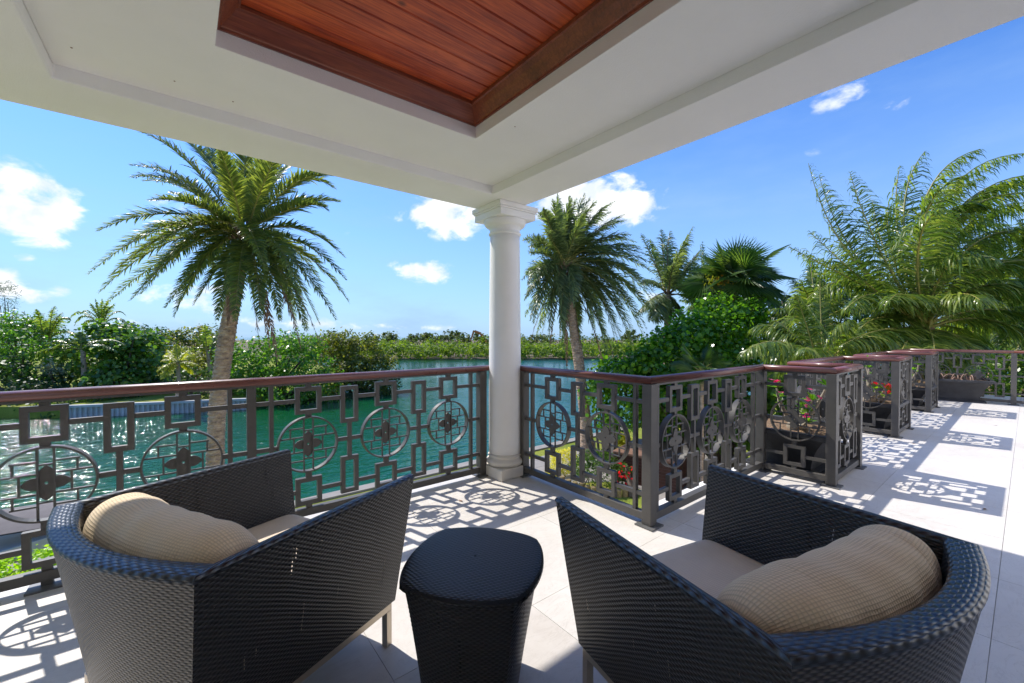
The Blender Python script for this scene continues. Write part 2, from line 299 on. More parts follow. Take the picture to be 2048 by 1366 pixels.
# ------------------------------------------------------------------ mesh helpers
class MB:
    def __init__(s): s.v = []; s.f = []; s.m = []; s.uv = []; s.n = 0
    def add(s, v, f, mi=0, uv=None):
        v = np.asarray(v, float); s.v.append(v)
        for q in f:
            s.f.append(tuple(int(i)+s.n for i in q)); s.m.append(mi)
        if uv is not None: s.uv += [tuple(x) for q in uv for x in q]
        s.n += len(v); return s
    def box(s, x0, x1, y0, y1, z0, z1, mi=0, M_=None):
        v = np.array([(x, y, z) for z in (z0, z1) for y in (y0, y1) for x in (x0, x1)], float)
        if M_ is not None: v = v @ M_[:3, :3].T + M_[:3, 3]
        return s.add(v, [(0,2,3,1),(4,5,7,6),(0,1,5,4),(2,6,7,3),(0,4,6,2),(1,3,7,5)], mi)
    def tube(s, pts, r, n=8, mi=0, caps=True):
        pts = np.asarray(pts, float); r = np.broadcast_to(np.asarray(r, float), (len(pts),))
        d = np.gradient(pts, axis=0); d /= np.linalg.norm(d, axis=1)[:, None]+1e-12
        ref = np.array([0, 0, 1.]) if abs(d[0][2]) < .9 else np.array([1., 0, 0])
        V = []
        for i in range(len(pts)):
            a = np.cross(d[i], ref); a /= np.linalg.norm(a); b = np.cross(d[i], a); ref = np.cross(a, d[i])
            th = np.arange(n)*2*math.pi/n
            V.append(pts[i]+r[i]*(np.cos(th)[:, None]*a+np.sin(th)[:, None]*b))
        V = np.vstack(V); F = []
        for i in range(len(pts)-1):
            for j in range(n):
                F.append((i*n+j, i*n+(j+1) % n, (i+1)*n+(j+1) % n, (i+1)*n+j))
        if caps: F += [tuple(range(n))[::-1], tuple((len(pts)-1)*n+j for j in range(n))]
        return s.add(V, F, mi)
    def lathe(s, prof, n=48, c=(0, 0), mi=0):
        prof = np.array(prof, float); th = np.arange(n)*2*math.pi/n
        V = np.vstack([np.c_[c[0]+r*np.cos(th), c[1]+r*np.sin(th), np.full(n, z)] for r, z in prof]); F = []
        for i in range(len(prof)-1):
            for j in range(n): F.append((i*n+j, i*n+(j+1) % n, (i+1)*n+(j+1) % n, (i+1)*n+j))
        F += [tuple(range(n))[::-1], tuple((len(prof)-1)*n+j for j in range(n))]
        return s.add(V, F, mi)
    def mesh(s, name, mats, smooth=False):
        me = bpy.data.meshes.new(name)
        me.from_pydata(np.vstack(s.v).tolist() if s.v else [], [], s.f)
        for m_ in mats: me.materials.append(M[m_])
        if len(mats) > 1: me.polygons.foreach_set('material_index', s.m)
        if s.uv and len(s.uv) == len(me.loops):
            l = me.uv_layers.new(name='UVMap'); l.data.foreach_set('uv', np.array(s.uv, float).ravel())
        if smooth: me.polygons.foreach_set('use_smooth', [True]*len(me.polygons))
        me.update(); return me
def link(name, me, parent=None, loc=None, bev=None, smooth_angle=None):
    o = bpy.data.objects.new(name, me); COL.objects.link(o)
    if parent is not None: o.parent = parent
    if loc is not None: o.location = loc
    if bev:
        b = o.modifiers.new('bevel', 'BEVEL'); b.width = bev; b.segments = 2; b.limit_method = 'ANGLE'; b.angle_limit = R_(40)
    return o
def tag(o, label=None, cat=None, group=None, kind=None):
    if label: o['label'] = label
    if cat: o['category'] = cat
    if group: o['group'] = group
    if kind: o['kind'] = kind
    return o
def empty(name, loc=(0, 0, 0), rz=0, **k):
    o = bpy.data.objects.new(name, None); COL.objects.link(o); o.location = loc; o.rotation_euler = (0, 0, rz); o.empty_display_size = .1
    return tag(o, **k)
def boxobj(name, parent, mat, x0, x1, y0, y1, z0, z1, bev=None):
    return link(name, MB().box(x0, x1, y0, y1, z0, z1).mesh(name, [mat]), parent, bev=bev)

# ================================================================== LARGE STRUCTURE
WZ = -4.0           # water level
GZ = -3.5           # garden level
# water
tag(link('water', MB().add([(-900, -300, WZ), (1500, -300, WZ), (1500, 1500, WZ), (-900, 1500, WZ)], [(0, 1, 2, 3)]).mesh('water', ['water'])), kind='structure')
tag(link('canal_bed', MB().box(-900, 1500, -300, 1500, WZ-4, WZ-3).mesh('canal_bed', ['earth'])), kind='structure')
# own garden: ground block up to the shore line
SH = 12.9
tag(boxobj('garden_ground', None, 'lawn', -40, 60, -30, SH, WZ-2, GZ), kind='structure')
g = tag(boxobj('seawall_cap', None, 'paving', -40, 60, SH+.002, SH+.42, WZ-2, GZ+.06), kind='structure')
# floor slab and its stone tiles
fb = MB().box(-6, 2.71, -5, 3.42, -.40, -.0035).box(2.71, 14.5, -5, 1.84, -.40, -.012)
fl = tag(link('balcony_floor', fb.mesh('balcony_floor', ['grout'])), kind='structure')
TS = .73; tcache = {}
def tile(x0, x1, y0, y1):
    if x1-x0 < .02 or y1-y0 < .02: return
    k = (round(x1-x0, 3), round(y1-y0, 3))
    if k not in tcache: tcache[k] = MB().box(.0011, k[0]-.0011, .0011, k[1]-.0011, -.0030, 0).mesh('tile', ['tile'])
    link('tile', tcache[k], fl, (x0, y0, 0))
for i in range(-6, 18):
    for j in range(-5, 3):
        x0, y0 = 1.37+i*TS, 1.55+j*TS; x1, y1 = x0+TS, y0+TS
        if x0 > 14: continue
        if x0 >= 2.7: tile(x0, x1, y0, min(y1, 1.835))
        elif x1 <= 2.7: tile(x0, x1, y0, min(y1, 3.415))
        elif y1 <= 1.84: tile(x0, x1, y0, y1)
        else:
            tile(x0, 2.705, y0, min(y1, 3.415))
            if y0 < 1.84: tile(2.705, x1, y0, 1.835)
# moulded edge of the slab
eb = MB()
def edge_run(eb, a, b, nrm):
    a, b, nrm = map(np.array, (a, b, nrm)); prof = [(0, -.02), (.075, -.02), (.075, -.07), (.055, -.09), (.03, -.16), (.03, -.30), (0, -.34)]
    V = [(*(a+nrm*p_[0]), p_[1]) for p_ in prof]+[(*(b+nrm*p_[0]), p_[1]) for p_ in prof]; n = len(prof)
    eb.add(V, [(k, k+1, n+k+1, n+k) for k in range(n-1)]+[tuple(range(n))[::-1], tuple(range(n, 2*n))])
edge_run(eb, (-6, 3.422), (2.785, 3.422), (0, 1)); edge_run(eb, (2.712, 3.42), (2.712, 1.925), (1, 0)); edge_run(eb, (2.80, 1.842), (14.5, 1.842), (0, 1))
link('cornice', eb.mesh('cornice', ['plaster']), fl)
# the storey below the balcony
hb = empty('house_wall', (0, 0, 0), label='plastered white house wall below and behind the covered balcony, with an unseen facade added to bounce light', cat='wall')
boxobj('wall', hb, 'plaster', -6, 2.3, 2.6, 2.9, GZ+.002, -.402)
boxobj('wall', hb, 'plaster', 2.3, 14.3, 1.2, 1.5, GZ+.002, -.402)
boxobj('wall', hb, 'plaster', 3.301, 14.5, -2.0, -1.8, .002, 4.6)      # unseen facade facing the terrace, added to bounce sunlight into the shade
boxobj('wall', hb, 'plaster', -2.3, 3.30, -1.999, -1.801, .002, 2.598)
boxobj('wall', hb, 'plaster', -2.6, -2.301, -2.0, 1.6, .002, 2.598)

# ---------------------------------------------------------------- roof over the balcony
XB, YB, XI, YI, ZB, ZC = 2.56, 3.38, 2.135, 2.947, 2.60, 2.672
XT, YT, XTL = 1.536, 2.31, .128
roof = empty('porch_roof', (0, 0, 0), label='white plastered porch roof with a stained timber tray in its ceiling', cat='roof')
XL = -.477
def ringbox(o_, i_, z0, z1):
    c4 = lambda r, z: [(r[0], r[2], z), (r[1], r[2], z), (r[1], r[3], z), (r[0], r[3], z)]
    V = c4(o_, z0)+c4(i_, z0)+c4(o_, z1)+c4(i_, z1); F = []
    for k in range(4):
        l = (k+1) % 4; F += [(k, 4+k, 4+l, l), (8+k, 8+l, 12+l, 12+k), (k, l, 8+l, 8+k), (4+k, 12+k, 12+l, 4+l)]
    return MB().add(V, F)
link('beam', ringbox((-6, XB, -5, YB), (XL, XI, -3.2, YI), ZB, 3.04).mesh('beam', ['plaster']), roof, bev=.008)
link('ceiling_panel', ringbox((XL+.001, XI-.001, -3.199, YI-.001), (XTL, XT, -1.6, YT), ZC, 2.95).mesh('ceiling_panel', ['plaster']), roof, bev=.004)
boxobj('roof_slab', roof, 'plaster', -6.3, 3.27, -5.3, 4.02, 3.10, 3.24)
boxobj('roof_deck', roof, 'plaster', -6, 2.9, -5, 3.7, 3.041, 3.099)
# crown moulding round the tray: stepped profile from the white reveal up to the boards
prof = [(0, 2.748), (.012, 2.746), (.016, 2.758), (.022, 2.762), (.030, 2.772), (.042, 2.788), (.058, 2.806), (.070, 2.824), (.074, 2.830), (.086, 2.832), (.088, 2.850), (0, 2.850)]
YTB = -1.598
def mould(a, bpt, nrm, da, db):
    # a->b run, nrm points inward; da/db: mitre directions (+1 lengthens inward)
    a, bpt, nrm = map(lambda q: np.array(q, float), (a, bpt, nrm)); t_ = (bpt-a)/np.linalg.norm(bpt-a); n = len(prof)
    V = [(*(a+nrm*q+t_*q*da), z) for q, z in prof]+[(*(bpt+nrm*q-t_*q*db), z) for q, z in prof]
    F = [(k, (k+1) % n, n+(k+1) % n, n+k) for k in range(n)]+[tuple(range(n))[::-1], tuple(range(n, 2*n))]
    return MB().add(V, F).mesh('moulding', ['moulding_wood'])
e_ = .002
link('moulding', mould((XTL+e_, YT-e_), (XT-e_, YT-e_), (0, -1), 1, 1), roof)
link('moulding', mould((XT-e_, YTB), (XT-e_, YT-e_), (-1, 0), 1, 1), roof)
link('moulding', mould((XTL+e_, YT-e_), (XTL+e_, YTB), (1, 0), 1, 1), roof)
link('moulding', mould((XT-e_, YTB), (XTL+e_, YTB), (0, 1), 1, 1), roof)
PW = .1195; y = YT-.03
pm = MB()
# a board: flat face with chamfered long edges
cw = .006; w2 = PW-.0015
pm.add([(0, 0, .010), (0, cw, 0), (0, w2-cw, 0), (0, w2, .010), (0, w2, .02), (0, 0, .02)]+[(XT-XTL-.03, q, z) for q, z in ((0, .010), (cw, 0), (w2-cw, 0), (w2, .010), (w2, .02), (0, .02))],
       [(k, (k+1) % 6, 6+(k+1) % 6, 6+k) for k in range(6)]+[(5, 4, 3, 2, 1, 0), (6, 7, 8, 9, 10, 11)])
pme = pm.mesh('plank', ['plank_wood'])
while y > YTB:
    y -= PW; link('plank', pme, roof, (XTL+.015, y, 2.8515))
# small soffit fittings: screw heads left in the white ceiling
for (u, v) in ((143, 95), (349, 162), (466, 203), (500, 238), (1030, 253)):
    q = atz(u, v, ZC); link('screw_head', MB().lathe([(.001, -.003), (.004, -.002), (.004, .001)], 10).mesh('screw_head', ['dry_stem']), roof, (q[0], q[1], ZC))

# ---------------------------------------------------------------- column
CX, CY = 2.48, 3.215
col = empty('corner_column', (CX, CY, 0), label='round white column on a square stone plinth at the balcony corner', cat='column')
link('plinth', MB().box(-.175, .175, -.175, .175, .001, .105).mesh('plinth', ['stone_trim']), col, bev=.006)
def arc(r0, z0, r1, z1, bulge, n=8):
    out = []
    for k in range(n+1):
        t_ = k/n; r = r0+(r1-r0)*t_; z = z0+(z1-z0)*t_; q = math.sin(math.pi*t_)*bulge
        out.append((r+q, z))
    return out
link('base', MB().lathe([(.15, .106)]+arc(.163, .108, .163, .178, .022, 10)+[(.160, .180), (.160, .190)]+arc(.160, .192, .160, .212, .008, 6)+[(.156, .214), (.156, .222)], 64).mesh('base', ['stone_trim'], True), col)
sh = [(.1575-.0*z, z) for z in (.2225,)]
sh = [(.157-.013*(max(0, (z-.7))/1.7)**1.6, z) for z in np.linspace(.2225, 2.33, 24)]
link('shaft', MB().lathe(sh, 64).mesh('shaft', ['column_paint'], True), col)
link('capital', MB().lathe([(.142, 2.331), (.150, 2.333)]+arc(.150, 2.335, .150, 2.362, .010, 6)+[(.147, 2.364), (.147, 2.395), (.154, 2.398), (.158, 2.412)]+[(.16+.045*math.sin(k/8*math.pi/2), 2.415+.05*(1-math.cos(k/8*math.pi/2))) for k in range(9)]+[(.207, 2.475)], 64).mesh('capital', ['column_paint'], True), col)
link('abacus', MB().box(-.212, .212, -.212, .212, 2.476, 2.54).box(-.222, .222, -.222, .222, 2.5405, 2.556).box(-.232, .232, -.232, .232, 2.5565, ZB-.001).mesh('abacus', ['column_paint']), col, bev=.005)

# ================================================================== RAILINGS
def frame_mesh(name, w_, h_, t_, d_, stub_up=0, stub_dn=0):
    b = MB(); a, c = w_/2, h_/2
    O = [(-a, -c), (a, -c), (a, c), (-a, c)]; I = [(-a+t_, -c+t_), (a-t_, -c+t_), (a-t_, c-t_), (-a+t_, c-t_)]
    V = [(x, -d_/2, z) for x, z in O+I]+[(x, d_/2, z) for x, z in O+I]; F = []
    for k in range(4):
        l = (k+1) % 4
        F += [(k, l, 4+l, 4+k), (8+k, 12+k, 12+l, 8+l), (k, 8+k, 8+l, l), (4+k, 4+l, 12+l, 12+k)]
    b.add(V, F)
    if stub_up: b.box(-.02, .02, -d_/2+.003, d_/2-.003, c, c+stub_up)
    if stub_dn: b.box(-.02, .02, -d_/2+.003, d_/2-.003, -c-stub_dn, -c)
    return b.mesh(name, ['rail_metal'])
SQU = frame_mesh('square_frame', .178, .198, .031, .034, .019, .022)
SQL = frame_mesh('square_frame', .178, .198, .031, .034, .038, .026)
REC = frame_mesh('rectangle_frame', .132, .285, .031, .034)
n = 56; V = []; F = []
for k in range(n):
    a = 2*math.pi*k/n
    for r, y_ in ((.205, -.024), (.205, .024), (.1945, .024), (.1945, -.024)): V.append((r*math.cos(a), y_, r*math.sin(a)))
for k in range(n):
    l = (k+1) % n
    for q in range(4): F.append((k*4+q, l*4+q, l*4+(q+1) % 4, k*4+(q+1) % 4))
RING = MB().add(V, F).mesh('ring', ['rail_metal'])
lb = MB(); R0 = .1945
def bar(b, x0, z0, x1, z1, t_=.0095, d_=.012):
    if abs(x0-x1) < 1e-6: b.box(x0-t_/2, x0+t_/2, -d_/2, d_/2, min(z0, z1), max(z0, z1))
    else: b.box(min(x0, x1), max(x0, x1), -d_/2+.0006, d_/2-.0006, z0-t_/2, z0+t_/2)
for sx in (-1, 1):
    X_ = sx*.16*R0; e = math.sqrt(R0**2-X_**2); bar(lb, X_, -e, X_, e)
    for sz in (-1, 1):
        z = sz*.28*R0; bar(lb, sx*.16*R0+sx*.005, z, sx*math.sqrt(R0**2-z**2), z)
        z2 = sz*.62*R0; bar(lb, sx*.16*R0+sx*.005, z2, sx*math.sqrt(R0**2-z2**2)*.86, z2)
        bar(lb, sx*.62*R0, sz*(.28*R0+.005), sx*.62*R0, sz*(.62*R0+.0047), d_=.0105)
    bar(lb, sx*.5*R0, -.28*R0+.005, sx*.5*R0, .28*R0-.005, d_=.0105)
for sz in (-1, 1): bar(lb, -.16*R0+.005, sz*.53*R0, .16*R0-.005, sz*.53*R0)
LAT = lb.mesh('lattice', ['rail_metal'])
# four petal flower plate with a hole
pts_ = []
for q in range(4):
    a0 = q*math.pi/2
    prof_ = [(.028, -.030), (.040, -.034), (.056, -.033), (.072, -.026), (.086, -.014), (.098, 0), (.086, .014), (.072, .026), (.056, .033), (.040, .034), (.028, .030)]
    for r, t_ in prof_[1:-1] + [(.030, .030)]:
        pts_.append((r*math.cos(a0)-t_*math.sin(a0), r*math.sin(a0)+t_*math.cos(a0)))
npt = len(pts_); hol = []
for (x, z) in pts_:
    a = math.atan2(z, x); hol.append((.007*math.cos(a), .007*math.sin(a)))
V = [(x, -.014, z) for x, z in pts_+hol]+[(x, -.006, z) for x, z in pts_+hol]; F = []
for k in range(npt):
    l = (k+1) % npt; F += [(k, l, npt+l, npt+k), (2*npt+k, 3*npt+k, 3*npt+l, 2*npt+l), (k, 2*npt+k, 2*npt+l, l), (npt+k, npt+l, 3*npt+l, 3*npt+k)]
FLW = MB().add(V, F).mesh('flower', ['rail_metal'])
barcache = {}
def barobj(name, parent, x0, x1, y0, y1, z0, z1, mat='rail_metal', bev=None):
    k = (name, round(x1-x0, 4), round(y1-y0, 4), round(z1-z0, 4))
    if k not in barcache: barcache[k] = MB().box(-k[1]/2, k[1]/2, -k[2]/2, k[2]/2, -k[3]/2, k[3]/2).mesh(name, [mat])
    return link(name, barcache[k], parent, ((x0+x1)/2, (y0+y1)/2, (z0+z1)/2), bev)
POSTM = MB().box(-.038, .038, -.038, .038, .012, 1.018).mesh('post', ['rail_metal'])
PLATE = MB().box(-.072, .072, -.072, .072, .0005, .011).mesh('base_plate', ['plate_metal'])
def handrail(parent, s0, s1, m0, m1, name='handrail'):
    pr = [(-.030, 1.020), (.030, 1.020), (.036, 1.024), (.040, 1.034), (.040, 1.050), (.036, 1.060), (.026, 1.067), (.012, 1.071), (-.012, 1.071), (-.026, 1.067), (-.036, 1.060), (-.040, 1.050), (-.040, 1.034), (-.036, 1.024)]
    n = len(pr); V = []
    ss = [s0, s1]
    V = [(s0+m0*y_, y_, z) for y_, z in pr]+[(s1+m1*y_, y_, z) for y_, z in pr]
    F = [(k, n+k, n+(k+1) % n, (k+1) % n) for k in range(n)]+[tuple(range(n)), tuple(range(n, 2*n))[::-1]]
    me = MB().add(V, F).mesh(name, ['handrail_wood'])
    me.polygons.foreach_set('use_smooth', [True]*n+[False]*2)
    return link(name, me, parent)
def railing(p0, p1, meds, rects, thins, label, posts=(0, 1), m0=0, m1=0, h0=0, h1=0, foot=(), flat=()):
    p0, p1 = np.array(p0, float), np.array(p1, float); L = np.linalg.norm(p1-p0); rz = math.atan2(*(p1-p0)[::-1])
    t = empty('balcony_railing', (p0[0], p0[1], 0), rz, label=label, cat='railing', group='ornamental grey metal balcony railings')
    ps = [0.0]*(0 in posts)+[L]*(1 in posts)
    for s_ in ps:
        po = link('post', POSTM, t, (s_, 0, 0), bev=.003); link('base_plate', PLATE, t, (s_, 0, 0))
    e0, e1 = .0385, L-.0385
    for s_ in flat: barobj('post', t, s_-.027, s_+.027, -.0195, .0195, .091, 1.004)
    barobj('bottom_rail', t, e0, e1, -.027, .027, .036, .090, bev=.003)
    barobj('top_bar', t, e0, e1, -.022, .022, 1.0045, 1.0195)
    handrail(t, -h0, L+h1, m0, m1)
    for s_ in meds:
        link('square_frame', SQU, t, (s_, 0, .885)); link('square_frame', SQL, t, (s_, 0, .215))
        link('ring', RING, t, (s_, 0, .56)); link('lattice', LAT, t, (s_, 0, .56)); link('flower', FLW, t, (s_, 0, .56))
    for s_ in rects:
        link('rectangle_frame', REC, t, (s_, 0, .8275)); link('rectangle_frame', REC, t, (s_, 0, .2795))
        barobj('upright', t, s_-.015, s_+.015, -.0145, .0145, .4225, .6845)
    for s_ in thins: barobj('upright', t, s_-.013, s_+.013, -.0165, .0165, .0905, 1.004)
    for s_ in foot:
        barobj('foot', t, s_-.022, s_+.022, -.02, .02, .0115, .0355); link('base_plate', PLATE, t, (s_, 0, 0))
    # cross bars: pieces between neighbouring uprights
    for zc_, occ in ((.885, [(s_-.089, s_+.089) for s_ in meds]+[(s_-.066, s_+.066) for s_ in rects]), (.215, [(s_-.089, s_+.089) for s_ in meds]+[(s_-.066, s_+.066) for s_ in rects]),
                     (.56, [(s_-.205, s_+.205) for s_ in meds]+[(s_-.015, s_+.015) for s_ in rects])):
        occ = sorted(occ+[(s_-.013, s_+.013) for s_ in thins]+[(s_-.027, s_+.027) for s_ in flat])
        cur = e0
        for a, b in occ+[(e1, e1)]:
            if a-cur > .004: barobj('crossbar', t, cur, a, -.0125, .0125, zc_-.0145, zc_+.0145)
            cur = max(cur, b)
    return t
YR = 3.325
# local x of the left railing runs towards -X: start at the column
lx = lambda x: 2.275-x
railing((2.275, YR), (-1.53, YR), [lx(v) for v in (1.905, 1.315, .725, 0, -.585, -1.17)], [lx(v) for v in (1.61, 1.02, -.2925, -.8775)], [lx(v) for v in (2.15, .485, .244, -1.41)],
        'long grey metal railing with reddish handrail along the waterside, left of the column', h0=.09, h1=.05, foot=[lx(-.585), lx(1.315)], flat=[lx(.366)])
X2 = 2.605; YQ = 1.685; YN = 1.10
pth = [(X2, 3.075), (X2, YQ), (4.585, YQ), (4.585, YN), (5.455, YN), (5.455, YQ), (7.445, YQ), (7.445, YN), (8.31, YN), (8.31, YQ), (10.36, YQ), (10.36, YN), (11.2, YN), (11.2, YQ), (12.76, YQ), (12.76, .17), (12.76, -1.5)]
lab = ['short railing panel with two round medallions, directly right of the white column', 'railing panel with three medallions behind the right chair, from corner post to first niche',
       'one-medallion end panel on the near side of the nearest planter niche', 'terrace-side panel of the nearest planter niche, seen edge-on beside the floor shadows', 'one-medallion panel on the far side of the nearest planter niche',
       'railing stretch between the nearest and the second planter niche', 'one-medallion panel on the near side of the second planter niche with red flowers', 'terrace-side panel of the second planter niche',
       'one-medallion panel on the far side of the second planter niche', 'railing stretch between the second and the farthest planter niche', 'one-medallion panel on the near side of the farthest planter niche',
       'terrace-side panel of the farthest planter niche', 'one-medallion panel on the far side of the farthest planter niche', 'railing stretch behind the square bowl at the far corner of the terrace',
       'railing across the far end of the terrace behind the flared square bowl', 'last piece of end railing at the right edge of the photo']
for k in range(len(pth)-1):
    a, b = np.array(pth[k]), np.array(pth[k+1]); L = np.linalg.norm(b-a); d = (b-a)/L
    def turn(d1, d2):
        return d1[0]*d2[1]-d1[1]*d2[0]
    mm0 = 0; mm1 = 0
    if k > 0:
        dp = (a-np.array(pth[k-1])); dp /= np.linalg.norm(dp); mm0 = -turn(dp, d)*-1*1.0
    if k < len(pth)-2:
        dn = (np.array(pth[k+2])-b); dn /= np.linalg.norm(dn); mm1 = -turn(d, dn)
    if k == 0: me_, re_, th_ = [3.075-2.67, 3.075-2.065], [3.075-2.37], [.13, 3.075-1.80]
    elif L > 1.9: me_, re_, th_ = [.33, .9125, 1.495], [.62, 1.21], [.085, L-.205]
    elif L < .7: me_, re_, th_ = [L/2], [], []
    elif L < 1: me_, re_, th_ = [L/2], [L/2-.285, L/2+.285], []
    else: me_, re_, th_ = [L/2-.29, L/2+.29], [L/2-.58, L/2, L/2+.58], []
    railing(a, b, me_, re_, th_, lab[k], posts=(0, 1) if k == 0 else (1,), m0=mm0, m1=mm1, h0=.08 if k == 0 else 0)

# ================================================================== FURNITURE
def grid(b, P, mi=0, uvs=None, flip=False):
    """P: (m,n,3) array of points -> quads; uvs (m,n,2)"""
    m_, n_ = P.shape[:2]; F = []; U = []
    for i in range(m_-1):
        for j in range(n_-1):
            q = [i*n_+j, i*n_+j+1, (i+1)*n_+j+1, (i+1)*n_+j]
            if flip: q = q[::-1]
            F.append(q)
            if uvs is not None: U.append([uvs.reshape(-1, 2)[k] for k in q])
    b.add(P.reshape(-1, 3), F, mi, U if uvs is not None else None)
def arclen(P):
    d = np.linalg.norm(np.diff(P, axis=0), axis=1); return np.r_[0, np.cumsum(d)]
def sheet(b, lo, hi, nv=8, flip=False, v0=0.0):
    """ruled surface between two polylines with uv in metres"""
    n_ = len(lo); t_ = np.linspace(0, 1, nv)[:, None, None]
    P = lo[None]*(1-t_)+hi[None]*t_
    u = (arclen(lo)+arclen(hi))/2; hgt = np.linalg.norm(hi-lo, axis=1).mean()
    uvs = np.zeros((nv, n_, 2)); uvs[..., 0] = u[None]; uvs[..., 1] = v0+np.linspace(0, 1, nv)[:, None]*hgt
    grid(b, P, 0, uvs, flip)
def chair(loc, rz, label, seatlabel, pillabel, seed):
    t = empty('wicker_armchair', (loc[0], loc[1], 0), rz, label=label, cat='armchair', group='black wicker armchairs')
    WF, WB, XF, XK, ZT, ZBm = .440, .468, .425, -.425, .755, .190
    th, tb = .034, .062
    def loop(z, off_side, off_back, side):
        f = (z-ZBm)/(ZT-ZBm)
        wf = (.345+(WF-.345)*f)-off_side; wb = (.352+(WB-.352)*f)-off_side
        xf = .405+(XF-.405)*f; xk = -.385+(XK+.385)*f+off_back
        bow = (.045+.058*f)
        if side == 'back':
            y = np.linspace(-wb, wb, 25); return np.c_[xk-bow*(1-(y/wb)**2)**1.1, y, np.full(25, z)]
        sg = 1 if side == 'L' else -1
        k = np.linspace(0, 1, 12)[:, None]
        # arm: from the back corner to the front tip
        P = np.array([[xk, sg*wb, z]])*(1-k)+np.array([[xf, sg*wf, z]])*k
        return P
    zs_in = .22
    zs = np.linspace(0, 1, 9)
    for side, nm in (('back', 'backrest'), ('L', 'armrest'), ('R', 'armrest')):
        b = MB(); o0, o1 = loop(ZBm, 0, 0, side), loop(ZT-.012, 0, 0, side)
        i0, i1 = loop(zs_in, th, tb, side), loop(ZT-.012, th, tb, side)
        fl_ = (side == 'L')
        sheet(b, o0, o1, 9, flip=fl_ or side == 'back'); sheet(b, i0, i1, 9, flip=not (fl_ or side == 'back'))
        if side != 'back':   # front end cap of the arm
            sheet(b, np.array([o0[-1], i0[-1]]), np.array([o1[-1], i1[-1]]), 9, flip=fl_)
        sheet(b, o0, i0, 2, flip=not fl_)
        link(nm, b.mesh(nm, ['wicker' if side != 'back' else 'wicker_solid'], True), t)
        # rim: rolled braid along the top
        o2, i2 = loop(ZT, .004, .004, side), loop(ZT, th-.004, tb-.004, side)
        if side != 'back':
            sg = 1 if side == 'L' else -1
        mid = (o2+i2)/2; mid[:, 2] += .003
        oo = loop(ZT-.014, -.004, -.004, side); ii = loop(ZT-.014, th+.004, tb+.004, side)
        rim = np.stack([oo, loop(ZT-.004, -.003, -.003, side), o2+[0, 0, .002], mid, i2+[0, 0, .002], loop(ZT-.004, th+.003, tb+.003, side), ii])
        b = MB(); u = arclen(mid); vv = np.array([0, .010, .016, (tb if side == 'back' else th)/2+.012, (tb if side == 'back' else th)+.008, (tb if side == 'back' else th)+.014, (tb if side == 'back' else th)+.024])
        uvs = np.zeros(rim.shape[:2]+(2,)); uvs[..., 0] = u[None]; uvs[..., 1] = vv[:, None]
        grid(b, rim, 0, uvs, flip=(side != 'L'))
        if side != 'back':
            e = rim[:, -1]; b.add(e, [tuple(range(7))], 0, [[(0, 0)]*7])
        link('rim', b.mesh('rim', ['wicker_rim'], True), t)
    # seat base with woven apron
    b = MB(); f0 = np.array([[.398, -.335, ZBm+.002], [.398, .335, ZBm+.002]]); f1 = np.array([[.402, -.365, .335], [.402, .365, .335]])
    sheet(b, f0, f1, 6); k0 = np.array([[-.40, -.38, .335], [-.40, .38, .335]]); sheet(b, f1, k0, 6)
    link('seat_base', b.mesh('seat_base', ['wicker'], True), t)
    # champagne metal frame and legs
    b = MB(); w1, x1, x0 = .338, .392, -.392
    b.box(x0, x1, -w1, -w1+.026, .155, .186).box(x0, x1, w1-.026, w1, .155, .186).box(x0, x0+.026, -w1+.0262, w1-.0262, .1555, .1855).box(x1-.026, x1, -w1+.0262, w1-.0262, .1555, .1855)
    link('frame', b.mesh('frame', ['champagne_metal']), t, bev=.002)
    for sx in (0, 1):
        for sy in (0, 1):
            xx = x1-.030 if sx else x0; yy = w1-.030 if sy else -w1
            link('leg', MB().box(xx, xx+.030, yy, yy+.030, .0012, .1545).mesh('leg', ['champagne_metal']), t, bev=.002)
    c, s_ = math.cos(rz), math.sin(rz); MW = np.eye(4); MW[:2, :2] = [[c, -s_], [s_, c]]; MW[:2, 3] = loc[:2]
    # seat cushion (rests on the chair)
    r2 = np.random.default_rng(seed)
    nx, ny = 40, 40; V = []; U = []
    uu = np.linspace(-1, 1, nx); P = np.zeros((nx, ny, 3)); Q = P.copy()
    for i, a in enumerate(uu):
        for j, b_ in enumerate(uu):
            ex = 1-abs(a)**14; ey = 1-abs(b_)**14; pf = (max(ex, 0)*max(ey, 0))**.35
            x = .02+.385*a-.0*a; y_ = .382*b_*(1-.03*(a > 0)*a)
            P[i, j] = (x, y_, .405+.052*pf+.022*(1-a*a)*(1-b_*b_)); Q[i, j] = (x, y_, .405-.060*pf)
    uvs = np.stack(np.meshgrid(uu*.385, uu*.385, indexing='ij'), -1)
    b = MB(); grid(b, P, 0, uvs); grid(b, Q, 0, uvs, True)
    so = link('seat_cushion', b.mesh('seat_cushion', ['seat_fabric'], True)); so.location = (loc[0], loc[1], 0); so.rotation_euler = (0, 0, rz)
    tag(so, seatlabel, 'cushion', 'tan seat cushions')
    # bolster pillow
    n1, n2 = 140, 72; P = np.zeros((n1, n2, 3)); uvs = np.zeros((n1, n2, 2)); ph = r2.uniform(0, 6.28, 12); CR = [(r2.uniform(-.8, .8), r2.uniform(.0010, .0032), r2.uniform(-.4, .4), r2.uniform(.014, .03)) for _ in range(12)]
